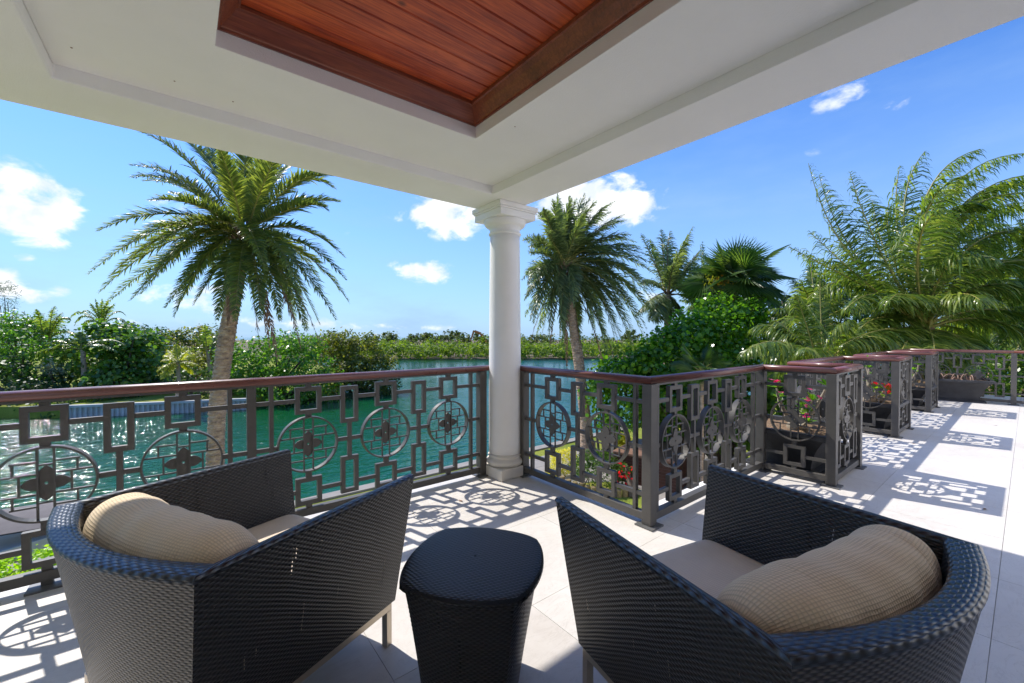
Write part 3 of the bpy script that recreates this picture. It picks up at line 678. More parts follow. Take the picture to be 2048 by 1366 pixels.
    for i in range(n1):
        s1 = -1+2*i/(n1-1); e = (1-abs(s1)**5.0); e = max(e, 0)**.36; e = .02+.98*e
        for j in range(n2):
            a = 2*math.pi*j/(n2-1)
            wr = .0015*math.sin(9*s1+ph[0]+2.3*math.sin(a))+.002*math.sin(17*s1+ph[1]+3*math.sin(a+ph[2]))+.005*math.sin(2*a+1.2*s1+ph[4])
            wr += .0015*math.sin(3.1*s1+ph[5])
            for (c_, am, sk, wd) in CR: wr -= am*math.exp(-((s1-c_-sk*math.sin(a+ph[6]))/wd)**2)*max(0, math.sin(a*1.0+sk*40+ph[7]))
            rr = (1+wr/.15)
            cx_ = math.cos(a); sz_ = math.sin(a)
            rx, rz_ = .125*e*rr, .172*e*rr
            x = rx*np.sign(cx_)*abs(cx_)**.85; z = rz_*np.sign(sz_)*abs(sz_)**.85
            lean = -.12*z
            P[i, j] = (-.262+x+lean-.045*(1-s1*s1)+.0, .415*s1*(.985+.015*math.sin(a)), .632+z+.006*math.sin(2.2*s1+ph[8]))
            uvs[i, j] = (.408*s1, a*.14)
    b = MB(); grid(b, P, 0, uvs, False)
    po = link('bolster_pillow', b.mesh('bolster_pillow', ['pillow_fabric'], True)); po.location = (loc[0], loc[1], 0); po.rotation_euler = (0, 0, rz)
    tag(po, pillabel, 'pillow', 'beige bolster pillows')
    return t
def fit(front, back):
    f, k = np.array(front), np.array(back); d = f-k; return (f+k)/2, math.atan2(d[1], d[0])
# top corners measured at rim height
def fl_at(u, v, z): q = atz(u, v, z); return q[:2]
LA, LB, LC, LD = fl_at(825, 950, .755), fl_at(560, 903, .755), fl_at(423, 1143, .755), fl_at(111, 1013, .755)
l1, a1 = fit((LA+LB)/2, (LC+LD)/2)
RA, RB, RC, RD = fl_at(1109, 992, .755), fl_at(1432, 933, .755), fl_at(1574, 1300, .755), fl_at(1973, 1100, .755)
l2, a2 = fit((RA+RB)/2, (RC+RD)/2)
chair(l1, a1, 'black wicker armchair at left with its back to us, beside the waterside railing', 'tan seat cushion, half in bright sun, in the left wicker armchair', 'beige bolster pillow with a sunlit end in the left wicker armchair', 3)
chair(l2, a2, 'black wicker armchair at right of the side table, facing the corner post', 'fully shaded tan seat cushion in the right wicker armchair', 'beige creased bolster pillow in the right wicker armchair', 11)

# side table
TA = [fl_at(793, 1168, .5), fl_at(879, 1060, .5), fl_at(1074, 1072, .5), fl_at(1051, 1190, .5)]
tc = sum(TA)/4; ta = math.atan2(*( (TA[2]-TA[0])[::-1]))-math.pi/4
tt = empty('side_table', (tc[0], tc[1], 0), ta, label='low barrel-shaped black wicker side table between the two armchairs', cat='table')
def tloop(hs_, bow, z, n_=20, rc=.03):
    """square with bowed sides and rounded corners"""
    P = []
    for k in range(4):
        a = k*math.pi/2; s_ = np.linspace(-1, 1, n_, endpoint=False)
        for q in s_:
            x = hs_*(1-.05*abs(q)**8)+bow*(1-q*q); y_ = hs_*q*(1-.0*abs(q)**8)
            P.append((x*math.cos(a)-y_*math.sin(a), x*math.sin(a)+y_*math.cos(a), z))
    P.append(P[0]); return np.array(P)
def wal(z):
    f = z/.5; return .150+.045*f+.012*f*f, .014+.030*f
prev = None; b = MB(); zz = np.linspace(.012, .474, 14)
rings = [tloop(*wal(z), z) for z in zz]; P = np.stack(rings); u = arclen(rings[7]); uvs = np.zeros(P.shape[:2]+(2,)); uvs[..., 0] = u[None]; uvs[..., 1] = zz[:, None]
grid(b, P, 0, uvs); link('body', b.mesh('body', ['wicker_table'], True), tt)
b = MB()
hs0, bw0 = wal(.5)
zt = [(.474, hs0-.006, bw0), (.470, hs0+.002, bw0+.001), (.478, hs0+.010, bw0+.003), (.490, hs0+.009, bw0+.003), (.498, hs0+.002, bw0+.002), (.501, hs0-.012, bw0)]
rings = [tloop(h_, bb, z) for z, h_, bb in zt]+[np.c_[tloop(hs0-.012, bw0, .501)[:, :2]*k, np.full(81, .501+.006*(1-k*k))] for k in (.8, .6, .4, .2, .02)]
P = np.stack(rings); uvs = P[..., :2].copy(); uvs[:4, :, 0] += np.array([[.03], [.02], [.01], [0]])*0
lw = arclen(rings[2])
for k in range(4): uvs[k, :, 0] = lw; uvs[k, :, 1] = zt[k][0]
grid(b, P, 0, uvs); link('table_top', b.mesh('table_top', ['wicker_top'], True), tt)
link('shelf', MB().box(-.12, .12, -.12, .12, .06, .075).mesh('shelf', ['fitting_dark']), tt)
for sx in (-1, 1):
    for sy in (-1, 1): link('foot', MB().lathe([(.012, .001), (.012, .0115)], 12, (sx*.13, sy*.13)).mesh('foot', ['fitting_dark']), tt)

# ================================================================== PLANTERS
def bowl(loc, label, w_=.92, h_=.43, rz=0, base=.60):
    t = empty('square_planter', (*loc, 0), rz, label=label, cat='planter', group='dark flared square planters')
    b = MB(); zz = [.045, .10, .18, .27, .34, h_-.055]; f_ = lambda z: base/2+((z-.045)/(h_-.1))**1.9*(w_/2-.045-base/2)
    def sq(r, z, c_=.0): return np.array([(-r, -r, z), (r, -r, z), (r, r, z), (-r, r, z)])
    rs = [sq(f_(z), z) for z in zz]+[sq(w_/2-.012, h_-.055), sq(w_/2, h_-.045), sq(w_/2, h_-.004), sq(w_/2-.004, h_), sq(w_/2-.05, h_), sq(w_/2-.055, h_-.004), sq(w_/2-.06, h_-.07)]
    n_ = len(rs); F = []
    for i in range(n_-1):
        for j in range(4): F.append((i*4+j, i*4+(j+1) % 4, (i+1)*4+(j+1) % 4, (i+1)*4+j))
    F.append((3, 2, 1, 0)); b.add(np.vstack(rs), F); link('bowl', b.mesh('bowl', ['bowl_stone']), t, bev=.004)
    link('tray', MB().box(-.36*w_/.92, .36*w_/.92, -.36*w_/.92, .36*w_/.92, .001, .030).box(-.33*w_/.92, .33*w_/.92, -.33*w_/.92, .33*w_/.92, .0302, .0448).mesh('tray', ['bowl_stone']), t, bev=.006)
    # heaped soil
    r = w_/2-.062; g_ = np.linspace(-r, r, 14); P = np.array([[(x, y_, h_-.05+.02*rng.normal()*.5+.02*(1-(x/r)**2)*(1-(y_/r)**2)) for y_ in g_] for x in g_])
    b = MB(); grid(b, P); link('soil', b.mesh('soil', ['soil'], True), t)
    return t, h_
def leafset(b, c, n, L, W, spread=1.0, mi=0, up=.4):
    for k in range(n):
        a = rng.uniform(0, 6.28); e = rng.uniform(.1, 1.1)*spread; d = np.array([math.cos(a)*math.cos(e), math.sin(a)*math.cos(e), math.sin(e)+up*.3]); d /= np.linalg.norm(d)
        s_ = np.cross(d, (0, 0, 1)); s_ /= np.linalg.norm(s_); l = L*rng.uniform(.7, 1.2); w_ = W*rng.uniform(.7, 1.2)
        p = np.array(c); b.add([p, p+d*l*.55-s_*w_/2, p+d*l+[0, 0, -.15*l], p+d*l*.55+s_*w_/2], [(0, 1, 2, 3)], mi)
def petals(b, c, r, mi=0, n=5):
    ax = rng.normal(size=3)*.5+[0, -.6, .8]; ax /= np.linalg.norm(ax); s_ = np.cross(ax, (1, 0, 0)); s_ /= np.linalg.norm(s_); q = np.cross(ax, s_)
    for k in range(n):
        a = 2*math.pi*k/n; d = math.cos(a)*s_+math.sin(a)*q; e = np.cross(ax, d); p = np.array(c)
        b.add([p, p+d*r*.6-e*r*.38+ax*r*.15, p+d*r+ax*r*.2, p+d*r*.6+e*r*.38+ax*r*.15], [(0, 1, 2, 3)], mi)
def desert_rose(parent_loc, z0, label, stems, flower, r2=None):
    t = empty('desert_rose', (*parent_loc, z0), label=label, cat='plant', group='desert roses in the planters')
    sb = MB(); lb_ = MB(); fb_ = MB()
    sb.lathe([(.02, -.03), (.07, -.01), (.085, .03), (.06, .09), (.035, .13)], 14)
    for (dx, dy, h_, hasf) in stems:
        p0 = np.array([0, 0, .06]); p2 = np.array([dx, dy, h_]); p1 = np.array([dx*.75, dy*.75, h_*.35])
        k = np.linspace(0, 1, 8)[:, None]; P = (1-k)**2*p0+2*k*(1-k)*p1+k*k*p2+rng.normal(size=(8, 3))*.006
        sb.tube(P, np.linspace(.026, .010, 8), 7)
        leafset(lb_, p2, 16, .10, .035, 1.0)
        leafset(lb_, P[5], 6, .07, .028, 1.0)
        if hasf:
            for q in range(hasf): petals(fb_, p2+[rng.normal()*.03, rng.normal()*.03, .03+abs(rng.normal())*.03], .032)
    link('stem', sb.mesh('stem', ['stem'], True), t); link('leaves', lb_.mesh('leaves', ['grape_leaf']), t)
    if fb_.n: tag(link('flowers', fb_.mesh('flowers', [flower]), t), kind='stuff')
    return t
b1, h_ = bowl((5.02, 1.56), 'dark square planter in the nearest railing niche, with pink flowers', .86, .43, 0, .50)
desert_rose((4.98, 1.50), h_-.04, 'desert rose with pink flowers on bent stems in the nearest niche', [(-.20, .12, .44, 9), (.03, -.05, .24, 4), (.14, -.10, .30, 3), (-.08, -.12, .20, 3), (.22, -.20, .46, 0), (.26, .02, .16, 0), (-.2, -.14, .12, 2), (.1, .2, .3, 2)], 'pink_petal')
b2, _ = bowl((7.90, 1.50), 'dark square planter in the second railing niche, with red flowers', .86, .43, 0, .50)
desert_rose((7.90, 1.45), h_-.04, 'desert rose with red flowers and a pale crown in the second niche', [(-.16, -.10, .22, 7), (.05, -.16, .20, 8), (.20, -.20, .16, 5), (.02, .02, .50, 0), (.12, .05, .60, 0), (-.10, .12, .30, 5), (.0, -.2, .1, 3)], 'red_petal')
b3, _ = bowl((10.8, 1.50), 'dark square planter in the farthest railing niche, with bare twigs', .86, .43, 0, .50)
desert_rose((10.8, 1.40), h_-.04, 'sparse flowerless desert rose in the farthest niche', [(-.16, -.05, .34, 0), (.1, -.10, .42, 0), (.2, -.02, .30, 0), (0, .1, .25, 0)], 'red_petal')
q = atz(1925, 803, 0)
b4, _ = bowl((q[0]+.28, q[1]+.10), 'large dark flared square planter standing free at the far corner of the terrace', .98, .46, R_(8), .60)
t = empty('trailing_succulent', (q[0]+.28, q[1]+.10, .40), label='dry brown trailing succulent heaped over the free-standing square planter', cat='plant'); b = MB(); lb_ = MB()
for k in range(46):
    a = rng.uniform(0, 6.28); r = rng.uniform(0, .34); p0 = np.array([r*math.cos(a), r*math.sin(a), 0]); a2 = rng.uniform(0, 6.28); l = rng.uniform(.12, .30); p2 = p0+[l*math.cos(a2), l*math.sin(a2), -.01]; p1 = (p0+p2)/2+[0, 0, rng.uniform(.14, .34)]
    kk = np.linspace(0, 1, 9)[:, None]; b.tube((1-kk)**2*p0+2*kk*(1-kk)*p1+kk*kk*p2, .009, 5)
for k in range(12): leafset(lb_, (rng.uniform(.0, .38), rng.uniform(-.35, .35), .05), 5, .09, .03)
link('stems', b.mesh('stems', ['dry_stem'], True), t); link('leaves', lb_.mesh('leaves', ['coco_yellow']), t)

# ================================================================== VEGETATION
def nrm(a): return a/(np.linalg.norm(a, axis=-1, keepdims=True)+1e-12)
WIND = RV*1.0+FV*.15
def frond_arrays(P0, P1, P2, npair, Lmax, wid, g=.35, wind=.0, ang=55, vee=.35, planes=0.0, seed=0, base=.16, rr=.022, taper=.35, jitter=.10):
    """rachis along a quadratic curve, leaflets as narrow bent strips on both sides"""
    r = np.random.default_rng(seed)
    P0, P1, P2 = (np.asarray(q, float) for q in (P0, P1, P2))
    k = np.linspace(0, 1, 15)[:, None]; C = (1-k)**2*P0+2*k*(1-k)*P1+k*k*P2
    rt = np.linspace(rr, rr*.15, 15); b = MB(); b.tube(C, rt, 4, 1, False)
    t_ = np.linspace(base, .995, npair)[:, None]; t_ = np.clip(t_+r.normal(size=t_.shape)*.004, base, .998)
    O = (1-t_)**2*P0+2*t_*(1-t_)*P1+t_*t_*P2; D = nrm(2*(1-t_)*(P1-P0)+2*t_*(P2-P1))
    pl = np.cross(P1-P0, P2-P1); up = np.array([0, 0, 1.]); 
    S = np.cross(D, up); bad = np.linalg.norm(S, axis=1) < .15
    side0 = nrm(np.cross(P2-P0, up)) if np.linalg.norm(np.cross(nrm(P2-P0), up)) > .1 else RV
    S[bad] = side0; S = nrm(S)
    if True:
        flip = (S*side0).sum(1) < 0; S[flip] *= -1
    Nn = nrm(np.cross(S, D))
    f = (t_[:, 0]-base)/(1-base); ln = Lmax*np.clip(np.sin(np.pi*(f*.80+.16))**.75, .08, 1)*(1-taper*f)
    V = []; 
    for sg in (-1, 1):
        a = np.radians(ang)*(1-.42*f)+r.normal(size=npair)*jitter
        vv = vee+planes*r.normal(size=npair)
        d = nrm(D*np.cos(a)[:, None]+S*(sg*np.sin(a))[:, None]+Nn*vv[:, None])
        d = nrm(d+wind*WIND*(.5+.5*r.random((npair, 1))))
        l = (ln*(1+.14*r.normal(size=npair)))[:, None]
        ws = nrm(np.cross(d, Nn)+.25*r.normal(size=(npair, 3)))*wid*(.45+.55*np.sin(np.pi*np.clip(f*.9+.1, 0, 1)))[:, None]*.5
        gv = np.array([0, 0, -1.])*g
        p1 = O+d*l*.45+gv*l*.10; d2 = nrm(d+gv*.9+wind*.4*WIND); p2 = p1+d2*l*.30; d3 = nrm(d2+gv*1.1+wind*.3*WIND); p3 = p2+d3*l*.25
        q = np.stack([O-ws*.6, O+ws*.6, p1-ws, p1+ws, p2-ws*.75, p2+ws*.75, p3], 1)
        V.append(q.reshape(-1, 3))
    V = np.vstack(V); n = len(V)//7; i7 = np.arange(n)*7
    F = np.concatenate([np.stack([i7, i7+1, i7+3, i7+2], 1), np.stack([i7+2, i7+3, i7+5, i7+4], 1)]); T3 = np.stack([i7+4, i7+5, i7+6], 1)
    return b, V, F, T3
def frond(parent, mats, org, *a, **k):
    org = np.asarray(org, float)
    b, V, F, T3 = frond_arrays(*[np.asarray(q)-org for q in a[:3]], *a[3:], **k)
    nb = b.n; allV = np.vstack(b.v+[V]); polys = list(b.f)
    lt = [len(q) for q in polys]+[4]*len(F)+[3]*len(T3)
    li = np.concatenate([np.array([i for q in polys for i in q], int), (F+nb).ravel(), (T3+nb).ravel()])
    me = bpy.data.meshes.new('frond'); me.vertices.add(len(allV)); me.vertices.foreach_set('co', allV.ravel())
    me.loops.add(len(li)); me.loops.foreach_set('vertex_index', li.astype(np.int32)); me.polygons.add(len(lt))
    ls = np.r_[0, np.cumsum(lt)[:-1]]; me.polygons.foreach_set('loop_start', ls.astype(np.int32)); 
    try: me.polygons.foreach_set('loop_total', np.array(lt, np.int32))
    except Exception: pass
    mi = np.zeros(len(lt), np.int32); mi[:len(polys)] = 1; 
    for m_ in mats: me.materials.append(M[m_])
    me.polygons.foreach_set('material_index', mi); me.update(); me.validate()
    return link('frond', me, parent)
def frond_dir(c, azi, el, L, droop, wind=0.0):
    """control points of a frond leaving c at azimuth/elevation with a droop (0..1)"""
    d = np.array([math.cos(azi)*math.cos(el), math.sin(azi)*math.cos(el), math.sin(el)])
    P1 = c+d*L*.52; h = np.array([math.cos(azi), math.sin(azi), 0])
    d2 = nrm(d*(1-droop)+h*droop*.55+np.array([0, 0, -1.])*droop+wind*WIND); P2 = P1+d2*L*.52+wind*WIND*L*.15
    return P1, P2
def trunk(parent, pts, rad, mat='palm_bark', rings=60, amp=.018, n=26, name='trunk', dia=True):
    pts = np.asarray(pts, float); k = np.linspace(0, len(pts)-1, rings*3); base = np.arange(len(pts))
    C = np.stack([np.interp(k, base, pts[:, i]) for i in range(3)], 1)
    for _ in range(24): C[1:-1] = (C[:-2]+C[1:-1]*2+C[2:])/4
    R = np.interp(k, base, rad); V = []; a = np.arange(n)*2*math.pi/n; m_ = len(C)
    L = arclen(C)
    for i in range(m_):
        ph = L[i]/.105; row = math.floor(ph); fr = ph-row
        s_ = (1-fr)**1.2 if not dia else (.25+.75*(1-fr))*(.55+.45*abs(math.sin(1)))
        cell = np.abs(np.sin(a*n/8+row*math.pi/2*1.0)) if dia else 1
        rr_ = R[i]+amp*(s_*(.4+.6*cell)-.3)+rng.normal(size=n)*amp*.18
        V.append(np.c_[C[i, 0]+rr_*np.cos(a), C[i, 1]+rr_*np.sin(a), np.full(n, C[i, 2])+rng.normal(size=n)*.004])
    b = MB(); P = np.stack(V); P = np.concatenate([P, P[:, :1]], 1); grid(b, P)
    return link(name, b.mesh(name, [mat], False), parent)

# --- big date palm left of the column
PD = 9.6
def big_date():
    root = at(432, 1090, PD); root[2] = GZ
    t = empty('date_palm', root, label='large date palm with arching fronds on a thick pale trunk, left of the column', cat='palm tree', group='date palms')
    org = np.array(root)
    P = [at(432, 1090, PD)*[1, 1, 0]+[0, 0, GZ], at(431, 900, PD), at(436, 800, PD), at(449, 700, PD), at(463, 620, PD), at(476, 550, PD), at(485, 490, PD)]
    trunk(t, np.array(P)-org, [.24, .17, .165, .168, .155, .145, .135], rings=150, amp=.030)
    c = at(487, 470, PD)
    hb_ = MB()
    for k in range(90):     # stubs of cut fronds under the crown
        a = k*2.4; z = -.55+.011*k; r0 = .17+.10*min(1, k/50); p = c-org+[r0*.7*math.cos(a), r0*.7*math.sin(a), z]
        d = np.array([math.cos(a)*.7, math.sin(a)*.7, .75]); hb_.tube([p, p+d*.10, p+d*.20], [.03, .024, .012], 5)
    link('frond_stubs', hb_.mesh('frond_stubs', ['rachis_brown']), t)
    spec = []   # (tip u, tip v, control u, control v, depth offset of the tip)
    pix = [(176,548,345,400,.6),(198,585,350,430,-.5),(262,355,370,335,.4),(285,362,385,350,1.2),(195,462,330,392,-.4),(205,615,365,460,.9),(262,600,395,440,-.9),(330,615,430,470,.3),(358,608,420,480,1.0),(388,608,455,500,-.7),
           (278,262,390,300,-.6),(345,268,430,300,.8),(430,225,455,330,-.3),(500,215,487,320,.5),(565,235,520,320,-.6),(610,268,540,340,.6),
           (664,352,590,330,-.5),(655,420,590,372,.5),(652,412,590,398,-1.1),(690,515,600,420,.4),(692,560,600,445,-.7),(698,605,610,470,.9),(672,640,580,470,-.6),(640,650,560,470,.8),(612,660,560,500,-.8),
           (470,640,480,500,-2.0),(435,640,455,500,-1.6),(520,640,515,500,-1.7),(560,640,540,500,-1.2),(300,560,400,420,-1.6),(600,590,550,430,-1.8),(240,500,370,400,-2.0),(560,300,520,370,-1.9),(440,300,470,370,-2.2),(330,460,420,420,2.1),(640,560,560,440,2.2),(500,560,500,430,2.4),(420,560,440,430,2.3),(240,540,370,420,1.6),(590,640,555,480,1.6),(300,400,400,390,-2.3),(500,300,490,370,2.2),(590,330,530,350,1.9),(400,250,440,320,1.8)]
    pix = pix+[(u+rng.uniform(-38, 38), v+rng.uniform(-30, 30), cu+rng.uniform(-15, 15), cv+rng.uniform(-20, 10), -dd*.8+rng.uniform(-.6, .6)) for (u, v, cu, cv, dd) in pix[::2] if v > 330 and 215 < u < 670]
    for i, (u, v, cu, cv, dd) in enumerate(pix):
        P2 = at(u, v, PD+dd); P1 = at(cu, cv, PD+dd*.55)
        frond(t, ['date_leaf', 'rachis'], org, c+rng.normal(size=3)*.05, P1, P2, 165, .40, .030, .18, 0.0, 50, .30, .22, seed=i, rr=.024, base=.13, taper=.22, jitter=.07)
    for i, (u, v, cu, cv, dd) in enumerate([(555,722,530,560,-.9),(540,700,520,540,-.4),(602,700,570,540,-.2),(455,650,465,560,-.7),(640,690,590,530,.5),(520,700,505,560,.2)]):   # dead brown fronds
        frond(t, ['dead_leaf', 'rachis_brown'], org, c-[0, 0, .25], at(cu, cv, PD+dd*.6), at(u, v, PD+dd), 60, .26, .028, .7, 0.0, 38, .1, .3, seed=90+i, rr=.018)
big_date()

# --- wind-blown date palm right of the column
def mid_date():
    D = 16.3; root = at(1176, 906, D); root[2] = GZ; org = np.array(root)
    t = empty('date_palm', root, label='wind-blown date palm with a slim trunk, right of the column', cat='palm tree', group='date palms')
    trunk(t, np.array([at(1176, 906, D)*[1, 1, 0]+[0, 0, GZ], at(1172, 850, D), at(1162, 760, D), at(1153, 690, D), at(1145, 640, D), at(1138, 560, D)])-org, [.30, .22, .20, .20, .18, .15], rings=120, amp=.034)
    c = at(1130, 530, D); i = 0
    b = MB()
    for k in range(40):
        a = k*2.4; p = c-org+[.2*math.cos(a), .2*math.sin(a), -.5+.012*k]; b.tube([p, p+np.array([math.cos(a), math.sin(a), .9])*.2], [.04, .02], 5)
    link('frond_stubs', b.mesh('frond_stubs', ['rachis_brown']), t)
    tips = [(1058,505,1085,500),(1046,480,1085,470),(1075,425,1100,450),(1105,400,1115,450),(1140,392,1128,450),(1180,395,1150,440),(1215,410,1170,440),(1240,440,1190,450),(1262,470,1200,460),(1285,500,1210,475),(1300,540,1220,480),(1312,590,1235,495),(1300,620,1235,520),(1285,660,1230,530),(1262,690,1220,545),(1235,680,1200,550),(1210,700,1185,560),
            (1190,660,1165,560),(1160,690,1150,570),(1120,670,1125,570),(1085,665,1105,560),(1060,640,1085,550),(1048,600,1080,530),(1044,560,1075,515),(1100,470,1110,490),(1190,480,1160,480),(1230,560,1190,500),(1250,610,1200,520),(1150,600,1150,520),(1110,590,1115,530),(1200,620,1175,530),(1165,430,1150,470),(1130,430,1128,470),(1070,560,1090,520),(1280,560,1215,500),(1225,500,1185,480)]
    for j, (u, v, cu, cv) in enumerate(tips*3):
        dd = rng.uniform(-2.0, 2.0) if j >= len(tips) else rng.uniform(-1.2, 1.2); u += rng.uniform(-14, 14)*(j >= len(tips)); v += rng.uniform(-14, 14)*(j >= len(tips))
        frond(t, ['date_leaf_grey', 'rachis'], org, c+rng.normal(size=3)*.06, at(cu, cv, D+dd*.5), at(u, v, D+dd), 84, .55, .046, .40, .45, 46, .30, .45, seed=200+j, rr=.03)
    for j, (u, v, cu, cv) in enumerate([(1135,760,1130,620),(1215,770,1195,640),(1062,680,1085,590),(1240,760,1215,640),(1100,690,1108,610)]):
        frond(t, ['dead_leaf', 'rachis_brown'], org, c-[0, 0, .3], at(cu, cv, D), at(u, v, D+rng.uniform(-.6, .6)), 50, .30, .036, .7, 0.1, 38, .1, .3, seed=300+j, rr=.025)
mid_date()

# --- coconut palms
def coconut(root_uv, D, crown_uv, tips, label, seed, L=.75, wid=.045, mats=('coco_leaf', 'rachis'), npair=56, wind=.3, g=.9, trad=(.20, .14), cat='palm tree', z0=None, group='coconut palms', dspread=1.6, rr=.035, tmat='palm_bark', dbl=False, vee=.12):
    root = at(*root_uv, D); root[2] = GZ if z0 is None else z0; org = np.array(root); c = at(*crown_uv, D)
    t = empty('coconut_palm', root, label=label, cat=cat, group=group)
    mid = (org+c)/2+RV*.1
    trunk(t, np.array([org, mid, c])-org, [trad[0], (trad[0]+trad[1])/2, trad[1]], rings=40, amp=.012, dia=False, n=16, mat=tmat)
    r = np.random.default_rng(seed)
    if dbl: tips = list(tips)+[(q[0]+r.uniform(-22, 22), q[1]+r.uniform(-22, 22), q[2]+r.uniform(-8, 8), q[3]+r.uniform(-8, 8)) for q in tips]
    for j, q in enumerate(tips):
        u, v, cu, cv = q[:4]; dd = q[4] if len(q) > 4 else r.uniform(-dspread, dspread)
        frond(t, list(mats), org, c+r.normal(size=3)*.05, at(cu, cv, D+dd*.5), at(u, v, D+dd), npair, L, wid, g, wind, 58, vee, .10, seed=seed*50+j, rr=rr, base=.18, jitter=.20)
    return t
big = [(1638,350,1680,520,.3),(1650,440,1735,560,1.2),(1700,345,1740,490,-.6),(1850,302,1765,400,.6),(1960,298,1790,340,-.8),(2060,306,1830,310,.8),(2120,350,1870,325,-.2),(2140,420,1890,365,1.4),(2110,470,1910,415,-1.3),(2140,540,1930,465,.5),(2110,600,1950,515,-1.6),
       (1598,508,1725,560,-.4),(1612,600,1700,505,.8),(1690,620,1760,540,-1.2),(1930,350,1800,390,-2.0),(2000,390,1850,380,2.0),(2110,650,1985,585,-1.0),(2070,700,1985,610,1.4),(1780,600,1810,560,-2.0),(1760,650,1790,590,1.6),(1745,400,1760,520,2.2),(1880,420,1810,450,-2.4),(1990,520,1880,470,-2.4),(2020,450,1880,420,2.2),(1700,660,1770,600,.5),(1800,330,1770,470,1.8),(1960,600,1910,560,-2.4),(2060,360,1850,360,.3)]
big += [(1760,725,1790,670,-.8),(1830,735,1835,690,-1.2),(1900,735,1890,680,-1.0),(1950,715,1920,650,-1.4),(1725,700,1790,640,-1.6),(1870,700,1865,670,-2.2),(1800,710,1815,670,-2.2)]
big += [(u+rng.uniform(-40, 40), v+rng.uniform(-30, 30), cu+rng.uniform(-20, 20), cv+rng.uniform(-20, 20)) for (u, v, cu, cv, _) in big if v > 340 and (u > 1900 or cv % 20 == 0)]
coconut((1848, 760), 11.2, (1850, 655), big, 'largest coconut palm, streaming in the wind behind the far end of the terrace', 1, L=1.0, wid=.042, npair=84, wind=.75, g=1.1, vee=.05, trad=(.19, .19), tmat='rachis_brown', dspread=2, rr=.04)
low = [(1480,712,1560,640,-.8),(1530,705,1580,690,.4),(1548,640,1590,660,.9),(1592,590,1615,650,-.3),(1640,560,1640,650,.5),(1700,640,1670,650,-.6),(1755,668,1700,650,.6),(1790,690,1720,640,-.9),(1610,700,1620,680,-1.2),(1700,720,1670,660,1.2),(1560,745,1600,690,1.0),(1500,660,1560,620,1.4)]
coconut((1642, 800), 10.2, (1645, 742), low, 'young coconut palm with glossy drooping fronds above the nearest niches', 2, L=.80, wid=.042, npair=80, wind=.2, g=1.5, vee=.05, trad=(.16, .14), rr=.028)
coconut((1325, 820), 20, (1335, 590), [(1300,480,1310,530),(1340,462,1330,520),(1375,470,1350,520),(1400,500,1365,540),(1290,560,1310,560),(1390,570,1365,560),(1300,640,1315,600),(1360,640,1350,600),(1410,610,1380,580),(1280,620,1305,590),(1335,520,1335,550),(1420,560,1380,560),(1355,500,1345,540)],
        'coconut palm with browned fronds between the date palm and the fan palm', 3, L=.85, wid=.06, dbl=True, npair=60, wind=.5, g=.8, mats=('date_leaf_grey', 'rachis_brown'))
coconut((1380, 820), 22, (1420, 640), [(1440,500,1420,560),(1400,490,1405,560),(1370,520,1390,570),(1480,540,1450,570),(1360,600,1390,600),(1470,640,1445,610),(1340,560,1380,580),(1500,600,1460,600)], 'dark coconut palm half hidden behind the fan palm', 4, L=.8, wid=.06, dbl=True, npair=50, wind=.4)
coconut((1660, 820), 15, (1640, 640), [(1570,590,1610,600),(1600,560,1620,600),(1650,540,1645,590),(1720,560,1680,590),(1740,620,1690,610),(1560,650,1600,620),(1720,680,1680,640),(1580,700,1610,650),(1620,520,1630,580),(1690,520,1665,580),(1540,620,1590,610)], 'leafy coconut palm standing behind the young glossy one', 5, L=.85, wid=.055, dbl=True, npair=60, wind=.4)
coconut((1990, 820), 15, (1975, 640), [(1900,560,1935,590),(1930,520,1950,580),(1990,500,1985,570),(2060,540,2020,590),(2080,620,2030,610),(1890,640,1930,620),(2050,700,2010,650),(1910,710,1940,660),(2100,580,2040,600),(1960,720,1965,670),(2000,725,1990,670),(1870,600,1920,610)], 'dense coconut palm behind the right half of the end railing', 6, L=.95, wid=.06, dbl=True, npair=64, wind=.4)
coconut((2095, 820), 12.5, (2100, 600), [(1985,560,2040,560),(1960,620,2030,580),(2000,690,2050,620),(1940,480,2020,500),(2040,440,2070,500),(2100,420,2100,500),(1975,520,2035,530),(2010,740,2060,640)], 'coconut palm at the right edge reaching its fronds into view', 7, L=1.0, wid=.05, dbl=True, npair=80, wind=.3)
# coconut palms on the far bank at left
coconut((200, 740), 48, (203, 655), [(148,652,168,608),(163,666,176,620),(180,606,190,618),(204,597,202,622),(230,607,214,615),(252,632,232,604),(258,660,238,614),(242,676,228,632),(160,628,178,606),(190,598,196,616),(140,636,165,604),(216,600,209,618)], 'tall coconut palm rising above the left tree line', 8, L=.6, wid=.13, npair=34, wind=.2, trad=(.2, .15), z0=-3.2, rr=.06)
coconut((95, 780), 34, (92, 690), [(30,668,55,630),(45,640,65,622),(72,618,80,630),(110,612,100,628),(140,640,122,618),(160,680,130,640),(170,712,135,665),(15,700,50,655),(92,640,92,655),(125,625,108,640),(148,725,120,680),(60,700,72,670)], 'coconut palm with long fronds amid the trees at the left edge', 9, L=.6, wid=.09, npair=44, wind=.1, trad=(.2, .15), z0=-3.2, rr=.05)
coconut((165, 790), 31, (166, 700), [(70,745,110,685),(85,712,125,675),(135,680,148,672),(205,690,188,668),(235,705,198,675),(90,690,125,668),(160,664,162,675),(60,722,100,680),(250,690,210,664),(110,735,140,690)], 'low coconut palm with horizontal fronds behind the silvery bush', 10, L=.65, wid=.09, npair=44, wind=.1, trad=(.18, .14), z0=-3.2, rr=.05)
